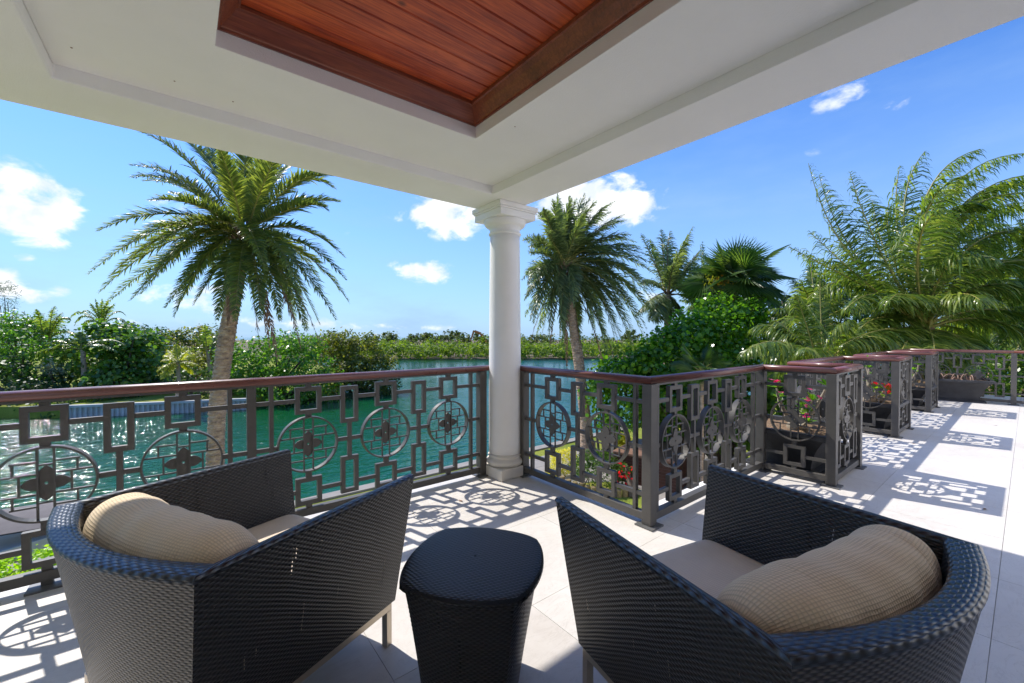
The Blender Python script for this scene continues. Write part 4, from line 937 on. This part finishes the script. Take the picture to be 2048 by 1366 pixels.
coconut((354, 800), 29, (356, 725), [(315,742,332,725),(325,722,338,715),(335,700,345,708),(352,688,354,705),(372,692,364,706),(388,708,372,712),(396,730,376,720),(385,748,372,730),(322,758,336,735),(330,710,342,712),(378,700,368,708)], 'small yellowing coconut palm on the lawn by the seawall', 11, L=.55, wid=.09, npair=36, wind=.1, mats=('coco_yellow', 'rachis'), trad=(.13, .10), z0=-3.2, rr=.04)
coconut((420, 790), 38, (415, 700), [(385,668,400,680),(410,650,412,675),(440,660,428,678),(455,690,435,690),(380,700,398,690),(430,720,424,705)], 'coconut palm partly hidden behind the big date palm trunk', 12, L=.8, wid=.12, npair=36, wind=.1, z0=-3.2, rr=.05)

# --- fan palms
def fan_leaf(parent, org, base, hub, nrm_, upv, R, mat='fan_leaf', n=34, spread=250):
    org = np.array(org); b = MB(); b.tube([base-org, (base+hub)/2-org+[0, 0, .05], hub-org], [.022, .016, .010], 5, 1)
    x = nrm(np.array(upv)); z = nrm(np.array(nrm_)-x*np.dot(nrm_, x)); y_ = np.cross(z, x); V = []; F = []
    for k in range(n):
        a0 = R_(-spread/2+spread*k/n); a1 = R_(-spread/2+spread*(k+1)/n); am = (a0+a1)/2
        d0, d1, dm = (x*math.cos(q)+y_*math.sin(q) for q in (a0, a1, am)); Rk = R*(.82+.25*math.cos(am*.5))*(1+.05*rng.normal())
        h = hub-org; tipd = nrm(dm+np.array([0, 0, -.25])); i = len(V)
        V += [h, h+d0*Rk*.46, h+dm*Rk*.50+z*R*.05, h+d1*Rk*.46, h+dm*Rk*.50+tipd*Rk*.55]
        F += [(i, i+1, i+2), (i, i+2, i+3), (i+1, i+4, i+2), (i+2, i+4, i+3)]
    b.add(V, F, 0); link('fan_leaf', b.mesh('fan_leaf', [mat, 'rachis']), parent)
def fan_palm(root_uv, D, crown_uv, nleaf, R, label, trad=.15, fruit=False):
    root = at(*root_uv, D); root[2] = GZ; org = np.array(root); c = at(*crown_uv, D)
    t = empty('fan_palm', root, label=label, cat='palm tree', group='fan palms'); trunk(t, np.array([org, (org+c)/2, c])-org, [trad, trad*.8, trad*.8], rings=30, amp=.012, dia=False, n=14)
    for k in range(nleaf):
        y_ = 1-1.55*(k+.5)/nleaf; rad = math.sqrt(max(0, 1-y_*y_)); ph = k*2.39996+rng.normal()*.2
        d = np.array([rad*math.cos(ph), rad*math.sin(ph), y_*.85+.12]); d /= np.linalg.norm(d); hub = c+d*R*(1.0+.15*rng.normal())
        up_ = d+np.array([0, 0, -.35+.5*y_]); nn = np.cross(np.cross(d, (0, 0, 1)), d)+rng.normal(size=3)*.35-FV*.25
        fan_leaf(t, org, c, hub, nn, up_, R*rng.uniform(.95, 1.2))
    if fruit:
        for q in range(9):
            p = at(1440+rng.uniform(-30, 55), 565+rng.uniform(-25, 22), D-.7)-org; b = MB()
            for _ in range(26): b.lathe([(.004, -.03), (.035, 0), (.004, .03)], 5, tuple((p+rng.normal(size=3)*.10)[:2])) if False else b.add((p+rng.normal(size=3)*.13)+np.array([(0, 0, .04), (.035, 0, 0), (0, .035, 0), (-.035, 0, 0), (0, -.035, 0), (0, 0, -.04)]), [(0, 1, 2), (0, 2, 3), (0, 3, 4), (0, 4, 1), (5, 2, 1), (5, 3, 2), (5, 4, 3), (5, 1, 4)])
            tag(link('fruit_cluster', b.mesh('fruit_cluster', ['orange_fruit' if q % 3 == 0 else 'coco_yellow']), t), kind='stuff')
fan_palm((1462, 820), 18.0, (1465, 572), 44, 1.02, 'tall fan palm with orange fruit above the sea grape', .18, True)
fan_palm((1405, 860), 12.4, (1404, 745), 15, .46, 'small bright fan palm just beyond the railing between corner post and niche', .06)
fan_palm((1590, 860), 12.5, (1575, 745), 12, .42, 'low dark fan palm behind the nearest planter niche', .07)

# --- broadleaf trees, shrubs and hedges: real leaves scattered in twig clusters through the crown
def leaves_mesh(name, lobes, size, mat, n_per_m2, cl=.45, shape='quad', seed=0, flat=.35, org=(0, 0, 0), wood=True, inner=.55):
    r = np.random.default_rng(seed); Cs = []
    for (c, rad, dens) in lobes:
        c = np.asarray(c, float)-org; rad = np.asarray(rad, float); area = 4*math.pi*((rad[0]*rad[1])**1.6/3+(rad[0]*rad[2])**1.6/3+(rad[1]*rad[2])**1.6/3)**(1/1.6)
        n = max(20, int(area*n_per_m2*dens)); ncl = max(6, n//14)
        d = nrm(r.normal(size=(ncl, 3))); d[:, 2] = np.where(d[:, 2] < -.55, -d[:, 2], d[:, 2])
        lump = .94+.10*np.sin(d[:, 0]*5+seed)+.08*np.sin(d[:, 1]*7+seed*2)+.07*np.sin(d[:, 2]*8)
        rr_ = (inner+(1.06-inner)*r.random(ncl)**.45)*lump
        cc = c+d*rad*rr_[:, None]; k = r.integers(0, ncl, n)
        P = cc[k]+r.normal(size=(n, 3))*cl*np.array([1, 1, .75])*.5; nn = nrm(d[k]*.6+r.normal(size=(n, 3))*.55+np.array([0, 0, flat]))
        Cs.append((P, nn))
    P = np.vstack([q[0] for q in Cs]); Nn = np.vstack([q[1] for q in Cs]); n = len(P)
    a = nrm(np.cross(Nn, nrm(r.normal(size=(n, 3))))); b_ = np.cross(Nn, a); sz = size*(.6+.7*r.random(n))[:, None]
    if shape == 'quad': offs = [(-.5, 0), (0, -.28), (.5, 0), (0, .28)]
    elif shape == 'strip': offs = [(-.5, -.06), (.5, -.03), (.5, .03), (-.5, .06)]
    else: offs = [(.5*math.cos(q), .46*math.sin(q)) for q in np.arange(6)*math.pi/3]
    V = np.stack([P+a*sz*x+b_*sz*y_+Nn*sz*(.10*(x*x)-.05) for x, y_ in offs], 1).reshape(-1, 3); k = len(offs)
    me = bpy.data.meshes.new(name); me.vertices.add(len(V)); me.vertices.foreach_set('co', V.ravel()); me.loops.add(n*k); me.loops.foreach_set('vertex_index', np.arange(n*k, dtype=np.int32))
    me.polygons.add(n); me.polygons.foreach_set('loop_start', np.arange(n, dtype=np.int32)*k)
    try: me.polygons.foreach_set('loop_total', np.full(n, k, np.int32))
    except Exception: pass
    me.materials.append(M[mat]); me.update(); me.validate(); return me
def tree(name, label, lobes, size, mat, dens, cat='tree', group=None, z0=-3.2, trunk_r=.15, seed=0, limbs=True, **k):
    c = np.mean([q[0] for q in lobes], axis=0); org = np.array([c[0], c[1], z0])
    t = empty(name, org, label=label, cat=cat, group=group)
    tag(link('crown', leaves_mesh('crown', lobes, size, mat, dens, seed=seed, org=org, **k), t), kind='stuff')
    b = MB(); r = np.random.default_rng(seed+5)
    if limbs:
        for (lc, rad, _) in lobes:
            for q in range(3):
                e = np.asarray(lc)-org+r.normal(size=3)*np.asarray(rad)*.35; s_ = np.array([r.normal()*.3, r.normal()*.3, 0]); m_ = (s_+e)/2+np.array([r.normal()*.2, r.normal()*.2, .2])
                kk = np.linspace(0, 1, 6)[:, None]; b.tube((1-kk)**2*s_+2*kk*(1-kk)*m_+kk*kk*e, np.linspace(trunk_r, trunk_r*.2, 6), 6)
        link('trunk', b.mesh('trunk', ['twig'], True), t)
    return t
def lobe(u, v, D, ru, rv, rd=None, dens=1.0):
    """ellipsoid lobe given by photo pixel centre, depth and half sizes in pixels"""
    s_ = D/CAM_F; return (at(u, v, D), (ru*s_, (rd if rd else ru*s_*.8), rv*s_), dens)
# far left bank
tree('broadleaf_tree', 'bright green rounded tree at the left edge of the far bank', [lobe(25,700,33,70,58), lobe(85,735,32,55,60), lobe(-30,720,34,60,70), lobe(40,665,34,45,35), lobe(75,680,35,50,35)], .26, 'mangrove_leaf', 26, seed=1, cl=.6)
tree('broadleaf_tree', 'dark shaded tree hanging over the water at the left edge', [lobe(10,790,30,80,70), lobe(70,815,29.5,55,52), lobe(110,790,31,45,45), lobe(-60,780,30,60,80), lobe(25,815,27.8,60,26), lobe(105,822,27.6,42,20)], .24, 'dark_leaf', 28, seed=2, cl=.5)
tree('casuarina_tree', 'tall thin blue-grey tree top at the left edge', [lobe(-5,625,50,32,45,2.5,.5), lobe(12,600,50,16,40,1.5,.5), lobe(40,660,48,40,25,2,.5)], .5, 'blue_leaf', 12, seed=3, cl=.7, shape='strip')
tree('sea_grape_tree', 'glossy broad sea grape bush on the far bank left of the small yellow palm', [lobe(215,705,33,62,50), lobe(265,720,32.5,55,52), lobe(190,750,32.5,40,40), lobe(240,765,31.5,60,28), lobe(300,745,33,30,40), lobe(228,670,34,35,22)], .30, 'grape_dark', 26, seed=4, cl=.6, shape='hex', inner=.7)
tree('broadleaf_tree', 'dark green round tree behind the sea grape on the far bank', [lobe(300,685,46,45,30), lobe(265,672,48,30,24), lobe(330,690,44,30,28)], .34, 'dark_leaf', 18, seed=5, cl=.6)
tree('broadleaf_tree', 'yellow-green tree group behind the lawn, left of the big palm trunk', [lobe(370,700,46,55,40), lobe(415,685,48,40,32), lobe(330,715,42,35,35), lobe(440,720,40,45,50), lobe(395,740,40,60,35)], .34, 'olive_leaf', 20, seed=6, cl=.6)
tree('shrub', 'silvery grey shrub below the fronds at left on the far bank', [lobe(122,740,31,28,24)], .22, 'silver_leaf', 30, cat='shrub', seed=7)
tree('shrub', 'low flowering green shrub on the seawall edge below the sea grape', [lobe(165,795,30,50,18), lobe(120,790,30,30,22), lobe(225,790,30,45,12)], .22, 'dark_leaf', 34, cat='shrub', seed=8)
tree('shrub', 'spiky yellow-green plant hanging over the white seawall', [lobe(178,815,29.2,20,18)], .8, 'yellowgreen_leaf', 40, cat='shrub', seed=9, shape='strip', limbs=False)
tree('shrub', 'dark low shrub row behind the small yellow palm', [lobe(385,760,33,50,22), lobe(330,770,33,35,18), lobe(420,785,31,35,22)], .24, 'dark_leaf', 30, cat='shrub', seed=10)
MG = 'mangroves along the far bank'
tree('mangrove_tree', 'bright green mangrove mass right of the big palm trunk', [lobe(500,735,34,50,58), lobe(560,725,34,58,62), lobe(610,735,33.5,50,66), lobe(520,775,33,60,42), lobe(590,785,32.5,65,38), lobe(640,780,33,45,40), lobe(480,780,32.5,45,42), lobe(455,740,34,30,50)], .27, 'mangrove_leaf', 30, z0=-4.1, seed=11, cl=.55, group=MG)
tree('mangrove_tree', 'olive brown mangrove at the point, overhanging the channel', [lobe(680,720,38,45,52), lobe(725,715,39,45,45), lobe(700,765,37,55,48), lobe(750,760,38.5,40,45), lobe(770,785,38,28,24), lobe(655,705,39,35,40), lobe(775,740,39.5,22,30)], .29, 'olive_leaf', 30, z0=-4.1, seed=12, cl=.55, group=MG)
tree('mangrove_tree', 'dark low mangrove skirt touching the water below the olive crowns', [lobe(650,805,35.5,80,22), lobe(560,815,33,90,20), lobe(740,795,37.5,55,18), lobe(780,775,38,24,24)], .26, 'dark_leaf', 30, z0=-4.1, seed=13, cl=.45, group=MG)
# far bank: ground, lawn, seawall
lw = at(60, 815, 27); q0 = atz(-400, 840, WZ); q1 = atz(140, 836, WZ); q2 = atz(440, 822, WZ); q3 = atz(800, 793, WZ)
def flatpoly(name, pts, z0, z1, mat, **k):
    n = len(pts); V = [(p_[0], p_[1], z1) for p_ in pts]+[(p_[0], p_[1], z0) for p_ in pts]
    F = [tuple(range(n)), tuple(range(n, 2*n))[::-1]]+[(i, n+i, n+(i+1) % n, (i+1) % n) for i in range(n)]
    me = MB().add(V, F).mesh(name, [mat]); return tag(link(name, me), **k)
back = [(at(700, 700, 56)[0], at(700, 700, 56)[1]), (at(400, 700, 160)[0], at(400, 700, 160)[1]), (at(-1500, 700, 160)[0], at(-1500, 700, 160)[1])]
flatpoly('far_bank_lawn', [tuple(q0[:2]), tuple(q1[:2]), tuple(q2[:2])]+[tuple(atz(560, 805, WZ)[:2]), tuple(atz(690, 784, WZ)[:2])]+back, WZ-2, -3.25, 'lawn', kind='structure')
simple('wall_white', (.50, .49, .47), .8, .2, var=.2, scale=1.5)
sw = empty('seawall', (q1[0], q1[1], 0), label='low white corrugated seawall along the lawn of the far bank', cat='wall')
dv = (q2-q1)[:2]; Ls = np.linalg.norm(dv); dv = dv/Ls; nv_ = np.array([dv[1], -dv[0]]); 
if np.dot(nv_, -q1[:2]) < 0: nv_ = -nv_
b = MB(); V = []; k = 0; s_ = -.4; pro = []
while s_ < Ls+2:
    pro += [(s_, .05), (s_+.10, .05), (s_+.13, .16), (s_+.23, .16), (s_+.26, .05)]; s_ += .28
for (a, o_) in pro: V += [(*(dv*a+nv_*o_), WZ-.5), (*(dv*a+nv_*o_), -3.32)]
F = [(2*i, 2*i+2, 2*i+3, 2*i+1) for i in range(len(pro)-1)]; b.add(V, F)
link('corrugated_sheet', b.mesh('corrugated_sheet', ['wall_white']), sw)
c0, c1 = dv*-.4, dv*(Ls+2); b = MB(); V = [(*(c0+nv_*.22), -3.32), (*(c1+nv_*.22), -3.32), (*(c1-nv_*.15), -3.32), (*(c0-nv_*.15), -3.32)]; V += [(x, y_, -3.16) for x, y_, _ in V]
b.add(V, [(0, 3, 2, 1), (4, 5, 6, 7)]+[(i, (i+1) % 4, 4+(i+1) % 4, 4+i) for i in range(4)]); link('cap', b.mesh('cap', ['wall_white']), sw)
# far shore
fs = [atz(u, 718.5, WZ) for u in np.linspace(500, 2400, 14)]
fp = [(p_[0], p_[1]) for p_ in fs]; fb2 = [(at(2400, 700, 500)[0], at(2400, 700, 500)[1]), (at(300, 700, 500)[0], at(300, 700, 500)[1])]
flatpoly('far_shore', fp+fb2, WZ-2, WZ+.18, 'earth', kind='structure')
lob = []; r_ = np.random.default_rng(77)
for u in np.arange(560, 2200, 17):
    for row in range(3):
        D = 93+row*5+r_.uniform(-1.5, 1.5); h = (3.0+r_.uniform(-.5, .5)+row*.35); p_ = at(u+r_.uniform(-9, 9), 700, D); p_[2] = WZ+h*.5; lob.append((p_, (r_.uniform(2.0, 3.0), r_.uniform(1.6, 2.4), h*.55), 1.0))
far = link('far_mangroves', leaves_mesh('far_mangroves', lob, .62, 'far_leaf', 3.6, seed=20, cl=.9)); tag(far, 'long bright green mangrove belt on the far shore behind the column', 'mangroves', kind='stuff')
lob = []
for u in np.arange(560, 2200, 26):
    D = 118+r_.uniform(-6, 14); h = 5.5+r_.uniform(-.6, .8); p_ = at(u+r_.uniform(-9, 9), 700, D); p_[2] = WZ+h*.55; lob.append((p_, (3.4, 3, h*.46), 1.1))
far = link('far_scrub', leaves_mesh('far_scrub', lob, .8, 'far_dark', 2.2, seed=21, cl=1.2)); tag(far, 'duller scrub woodland rising behind the mangrove belt on the far shore', 'woodland', kind='stuff')
for i, (u, v, ru, rv, lb_) in enumerate([(905,674,26,12,'wide dark tree crown standing above the far mangroves, left of the column'), (862,675,18,9,'small dark tree above the far mangroves, first left of the wide crown'), (828,676,14,8,'smallest dark tree above the far mangroves near the water bend'), (772,674,22,8,'pale feathery tree above the left end of the far mangroves'), (950,677,22,10,'tree crown on the far shore hidden half behind the excavator arm'), (1075,682,24,11,'low scrub tree on the far shore just right of the column'), (1265,670,20,10,'far shore tree seen through the gap right of the date palm')]):
    D = 112+i; tree('far_tree', lb_, [lobe(u, v, D, ru, rv), lobe(u-ru*.7, v+6, D, ru*.6, rv*.7), lobe(u+ru*.6, v+6, D, ru*.6, rv*.7)], .75, 'far_dark', 4, seed=30+i, z0=WZ, trunk_r=.2, group='trees above the far mangroves')
# excavator arm behind the far trees
D = 108; ex = empty('excavator', at(985, 705, D)*[1, 1, 0]+[0, 0, WZ+.2], label='orange excavator arm sticking up over the far tree line, left of the column', cat='excavator'); eo = np.array(ex.location)
def seg(nm, a, b_, r0, r1): link(nm, MB().tube([at(*a, D)-eo, at(*b_, D)-eo], [r0, r1], 4).mesh(nm, ['yellow_paint']), ex)
seg('boom', (978, 690), (962, 668), .42, .34); seg('boom', (962, 667.5), (949, 662), .34, .30); seg('stick', (948, 661), (941, 682), .32, .2); 
p_ = at(990, 700, D)-eo; link('cab', MB().box(p_[0]-1.6, p_[0]+1.6, p_[1]-1.3, p_[1]+1.3, .9, 3.2).box(p_[0]-1.9, p_[0]+1.9, p_[1]-1.6, p_[1]-.9, 0, .89).box(p_[0]-1.9, p_[0]+1.9, p_[1]+.9, p_[1]+1.6, 0, .89).mesh('cab', ['yellow_paint']), ex)

# own garden, right of the column
tree('sea_grape_tree', 'large bright sea grape with round leaves filling the garden right of the date palm', [lobe(1390,690,15.5,80,62), lobe(1330,735,15,75,60), lobe(1450,660,16,70,45), lobe(1500,640,16.5,45,38), lobe(1280,760,15,60,50), lobe(1350,800,14.6,85,50), lobe(1440,740,15.2,80,60), lobe(1290,820,14.6,55,45), lobe(1240,760,15.4,45,36), lobe(1430,620,16.5,38,25)], .145, 'grape_leaf', 120, z0=GZ, seed=50, cl=.42, shape='hex', trunk_r=.09, inner=.62)
tree('sea_grape_tree', 'lower sea grape thicket between the date palm trunk and the path light', [lobe(1215,755,16.5,30,35), lobe(1200,800,16,34,45), lobe(1225,850,15.4,30,38)], .145, 'grape_leaf', 100, z0=GZ, seed=51, cl=.42, shape='hex', trunk_r=.06)
tree('shrub', 'dark leafy thicket below the fan palm, behind the hot tub', [lobe(1440,830,14.6,90,50), lobe(1370,850,14.4,60,45), lobe(1530,800,15,60,70), lobe(1480,880,13.8,70,40)], .20, 'grape_dark', 60, cat='shrub', z0=GZ, seed=52, shape='hex')
tree('broadleaf_tree', 'deep green backing hedge behind the planter niches', [lobe(1600,760,17,90,60), lobe(1700,740,18,90,70), lobe(1800,730,19,80,70), lobe(1560,700,18,60,50)], .22, 'dark_leaf', 45, cat='hedge', z0=GZ, seed=53)
tree('broadleaf_tree', 'dark glossy hedge close behind the end railing of the terrace', [lobe(1900,770,13.5,70,50), lobe(1980,760,13,70,60), lobe(2060,760,12.6,70,60), lobe(1830,780,14,60,50), lobe(2120,740,12.5,80,80)], .14, 'grape_dark', 90, cat='hedge', z0=GZ, seed=54, inner=.5)
tree('broadleaf_tree', 'tall dark tree mass behind the palms at the right edge', [lobe(1990,680,19,90,60), lobe(2080,640,19,80,80), lobe(1900,690,20,80,45)], .26, 'dark_leaf', 34, z0=GZ, seed=55)
tree('broadleaf_tree', 'tall leafy tree wall between the fan palm and the largest coconut palm', [lobe(1560,650,21,55,50), lobe(1620,630,21,50,50), lobe(1690,640,20.5,60,55), lobe(1750,660,20,50,50), lobe(1500,660,22,50,50)], .28, 'dark_leaf', 30, z0=GZ, seed=56)
# clipped bushes with a log edging
def clipped(name, label, u, v, D, ru, rv, mat, size, seed, cat='shrub'):
    return tree(name, label, [lobe(u, v, D, ru, rv)], size, mat, 900, cat=cat, z0=GZ, seed=seed, cl=.10, inner=.86, flat=.2, limbs=True, trunk_r=.02)
clipped('boxwood', 'round clipped green boxwood behind the log edging', 1192, 940, 13.3, 54, 36, 'box_leaf', .06, 60)
clipped('boxwood', 'yellow-leaved clipped bush left of the green boxwood', 1128, 925, 14.6, 34, 24, 'yellow_leaf', .06, 61)
clipped('boxwood', 'second yellow-leaved bush by the water behind the boxwood', 1238, 882, 16.0, 26, 12, 'yellow_leaf', .08, 62)
clipped('boxwood', 'yellow-green bush in front of the log edging near the column', 1098, 968, 13.6, 22, 22, 'yellow_leaf', .06, 63)
t = tree('shrub', 'small dark shrub with red flowers at the corner of the hot tub', [lobe(1250, 955, 12.9, 20, 28)], .09, 'box_leaf', 150, cat='shrub', z0=GZ, seed=64, cl=.12)
b = MB(); 
for _ in range(26): petals(b, at(1250+rng.uniform(-20, 20), 950+rng.uniform(-28, 20), 12.6)-np.array(t.location), .05)
tag(link('flowers', b.mesh('flowers', ['red_petal']), t), kind='stuff')
ed = empty('log_edging', at(1160, 985, 12.9)*[1, 1, 0]+[0, 0, GZ], label='row of short upright logs edging the clipped boxwood', cat='edging'); eo = np.array(ed.location)
lm = MB().lathe([(.085, -.1), (.085, .27), (.075, .285)], 12).mesh('log', ['log'])
for i in range(13):
    f = i/12; p_ = atz(1100+150*f, 958+34*math.sin(f*math.pi*.62)+6*f, GZ)-eo; link('log', lm, ed, (p_[0], p_[1], rng.uniform(-.04, .02)))
# hot tub
h0 = atz(1338, 985, GZ)+FV*1.25; tub = empty('hot_tub', (h0[0], h0[1], GZ), R_(14), label='hot tub with dark reddish boarded sides and a brown folding cover', cat='hot tub')
link('body', MB().box(-1.0, 1.0, -1.0, 1.0, .07, .90).mesh('body', ['tub_board']), tub)
for k in range(9):
    z = .03+k*.097
    for (x0, x1, y0, y1) in ((-1.03, 1.03, -1.035, -1.002), (-1.035, -1.002, -1.0, 1.0), (1.002, 1.035, -1.0, 1.0)): link('board', MB().box(x0, x1, y0, y1, z, z+.088).mesh('board', ['tub_board']), tub)
link('cover', MB().box(-1.07, -.004, -1.07, 1.07, .915, 1.02).mesh('cover', ['tub_cover']), tub, bev=.03); link('cover', MB().box(.004, 1.07, -1.07, 1.07, .915, 1.02).mesh('cover', ['tub_cover']), tub, bev=.03)
for x in (-.7, .7): link('strap', MB().box(x-.03, x+.03, -1.078, -1.071, .70, .99).mesh('strap', ['fitting_dark']), tub)
# paved path, lawn patch and timber deck
pv = tag(link('garden_path', MB().box(2.5, 13.4, 3.0, 12.2, GZ+.001, GZ+.006).mesh('garden_path', ['grout'])), kind='structure')
k = 0
for i in range(12):
    for j in range(10):
        x0, y0 = 2.6+i*.9, 3.1+j*.9
        if math.hypot(x0-6.4, y0-7.6) < 1.0: continue
        link('paver', MB().box(0, .885, 0, .885, 0, .025).mesh('paver', ['paving']) if k == 0 else bpy.data.meshes['paver'], pv, (x0, y0, GZ+.007)); k += 1
lp = atz(1245, 995, GZ); tag(link('lawn_patch', MB().lathe([(1.25, GZ+.034), (1.25, GZ+.045)], 40, (lp[0]-.35, lp[1]+.25)).mesh('lawn_patch', ['lawn'])), kind='structure')
dk = empty('timber_deck', (0, 0, GZ), label='small grey timber deck behind the hot tub', cat='deck'); d0 = atz(1440, 945, GZ)
for k in range(14): link('deck_board', MB().box(0, 2.6, 0, .13, .04, .10).mesh('deck_board', ['deck_board']) if k == 0 else bpy.data.meshes['deck_board'], dk, (d0[0]-.6, d0[1]-.6+k*.142, 0))
# path light with a white cap
q = atz(1228, 870, GZ); D = 15.0; pl_ = at(1227, 745, D); t = empty('garden_lamp', (pl_[0], pl_[1], GZ), label='white mushroom-capped garden lamp on a post in front of the sea grape', cat='lamp'); zt_ = pl_[2]-GZ
link('post', MB().box(-.07, .07, -.07, .07, 0, zt_-.25).mesh('post', ['deck_board']), t); link('lamp_shade', MB().lathe([(.03, zt_-.25), (.06, zt_-.13), (.19, zt_-.12), (.20, zt_-.08), (.13, zt_+.02), (.03, zt_+.08)], 20).mesh('lamp_shade', ['lamp_white'], True), t)
# lime hedge below the left railing and the moored boat
hd = []
for u in range(-120, 560, 30): hd.append((at(u, 1000, 8)*[1, 0, 0]+[0, 12.15, GZ+.25], (.30, .45, .30), 1))
hd = [(np.array([x, 12.05, GZ+.28]), (.45, .5, .34), 1.0) for x in np.arange(-8, 1.5, .45)]
tree('hedge', 'low lime green hedge along the water below the left railing', hd, .10, 'hedge_lime', 190, cat='hedge', z0=GZ, seed=70, cl=.14, inner=.8, limbs=False)
bt = empty('boat', atz(20, 1080, WZ)*[1, 1, 0]+[0, 0, WZ], R_(2), label='moored boat with a grey fabric canopy at the lower left, beyond the hedge', cat='boat')
bt.location = (-4.3, 14.9, WZ)
st = []; 
for x, w_, dz in ((-3.2, .9, 0), (-1.5, 1.1, 0), (1, 1.1, .05), (2.6, .75, .15), (3.6, .08, .3)): st.append([(x, -w_*.55, -.1), (x, -w_, .35+dz), (x, -w_, .62+dz), (x, w_, .62+dz), (x, w_, .35+dz), (x, w_*.55, -.1)])
P = np.array(st, float); P = np.concatenate([P, P[:, :1]], 1); b = MB(); grid(b, P); b.add(P[0, :6], [tuple(range(6))]); link('hull', b.mesh('hull', ['boat_white']), bt, bev=.02)
b = MB(); xs = np.linspace(-1.9, 2.1, 12); ys = np.linspace(-1.0, 1.0, 9)
P = np.array([[(x, y_, 1.05+.14*(1-(y_/1.0)**2)-.02*x*x) for y_ in ys] for x in xs]); grid(b, P); Pb = P.copy(); Pb[..., 2] -= .03; grid(b, Pb, flip=True)
link('canopy', b.mesh('canopy', ['canvas'], True), bt)
for x in (-1.8, 0, 2.0):
    ys = np.linspace(-1, 1, 13); link('canopy_frame', MB().tube([(x, -1.02, .6)]+[(x, y_*1.01, 1.00+.14*(1-y_**2)-.02*x*x) for y_ in ys]+[(x, 1.02, .6)], .022, 6).mesh('canopy_frame', ['black_tube'], True), bt)
link('grab_rail', MB().tube([(2.6, -.7, .75), (2.75, -.7, 1.15), (3.0, -.55, 1.25), (3.2, -.45, 1.1), (3.3, -.4, .8)], .028, 8).mesh('grab_rail', ['black_tube'], True), bt)

# a few dry leaves blown onto the terrace floor
lf = MB().add([(-.03, 0, .004), (-.01, -.012, .002), (.03, 0, .009), (-.01, .012, .003)], [(0, 1, 2), (0, 2, 3)]).mesh('dry_leaf', ['dead_leaf'])
r3 = np.random.default_rng(5)
for k, (x, y_, lb_) in enumerate([(1.78, 2.9, 'dry brown leaf on the floor left of the column shadow'), (3.6, 1.35, 'dry brown leaf on the floor before the first railing stretch'), (4.9, .2, 'dry brown leaf on the sunlit floor beside the first niche shadow'), (7.2, .9, 'dry brown leaf on the floor near the second niche'), (6.3, -.3, 'dry brown leaf out on the open sunlit terrace'), (9.6, .3, 'dry brown leaf on the far part of the terrace')]):
    o = link('dry_leaf', lf, None, (x, y_, .001)); o.rotation_euler = (0, 0, r3.uniform(0, 6)); tag(o, lb_, 'leaf', 'dry leaves on the terrace')
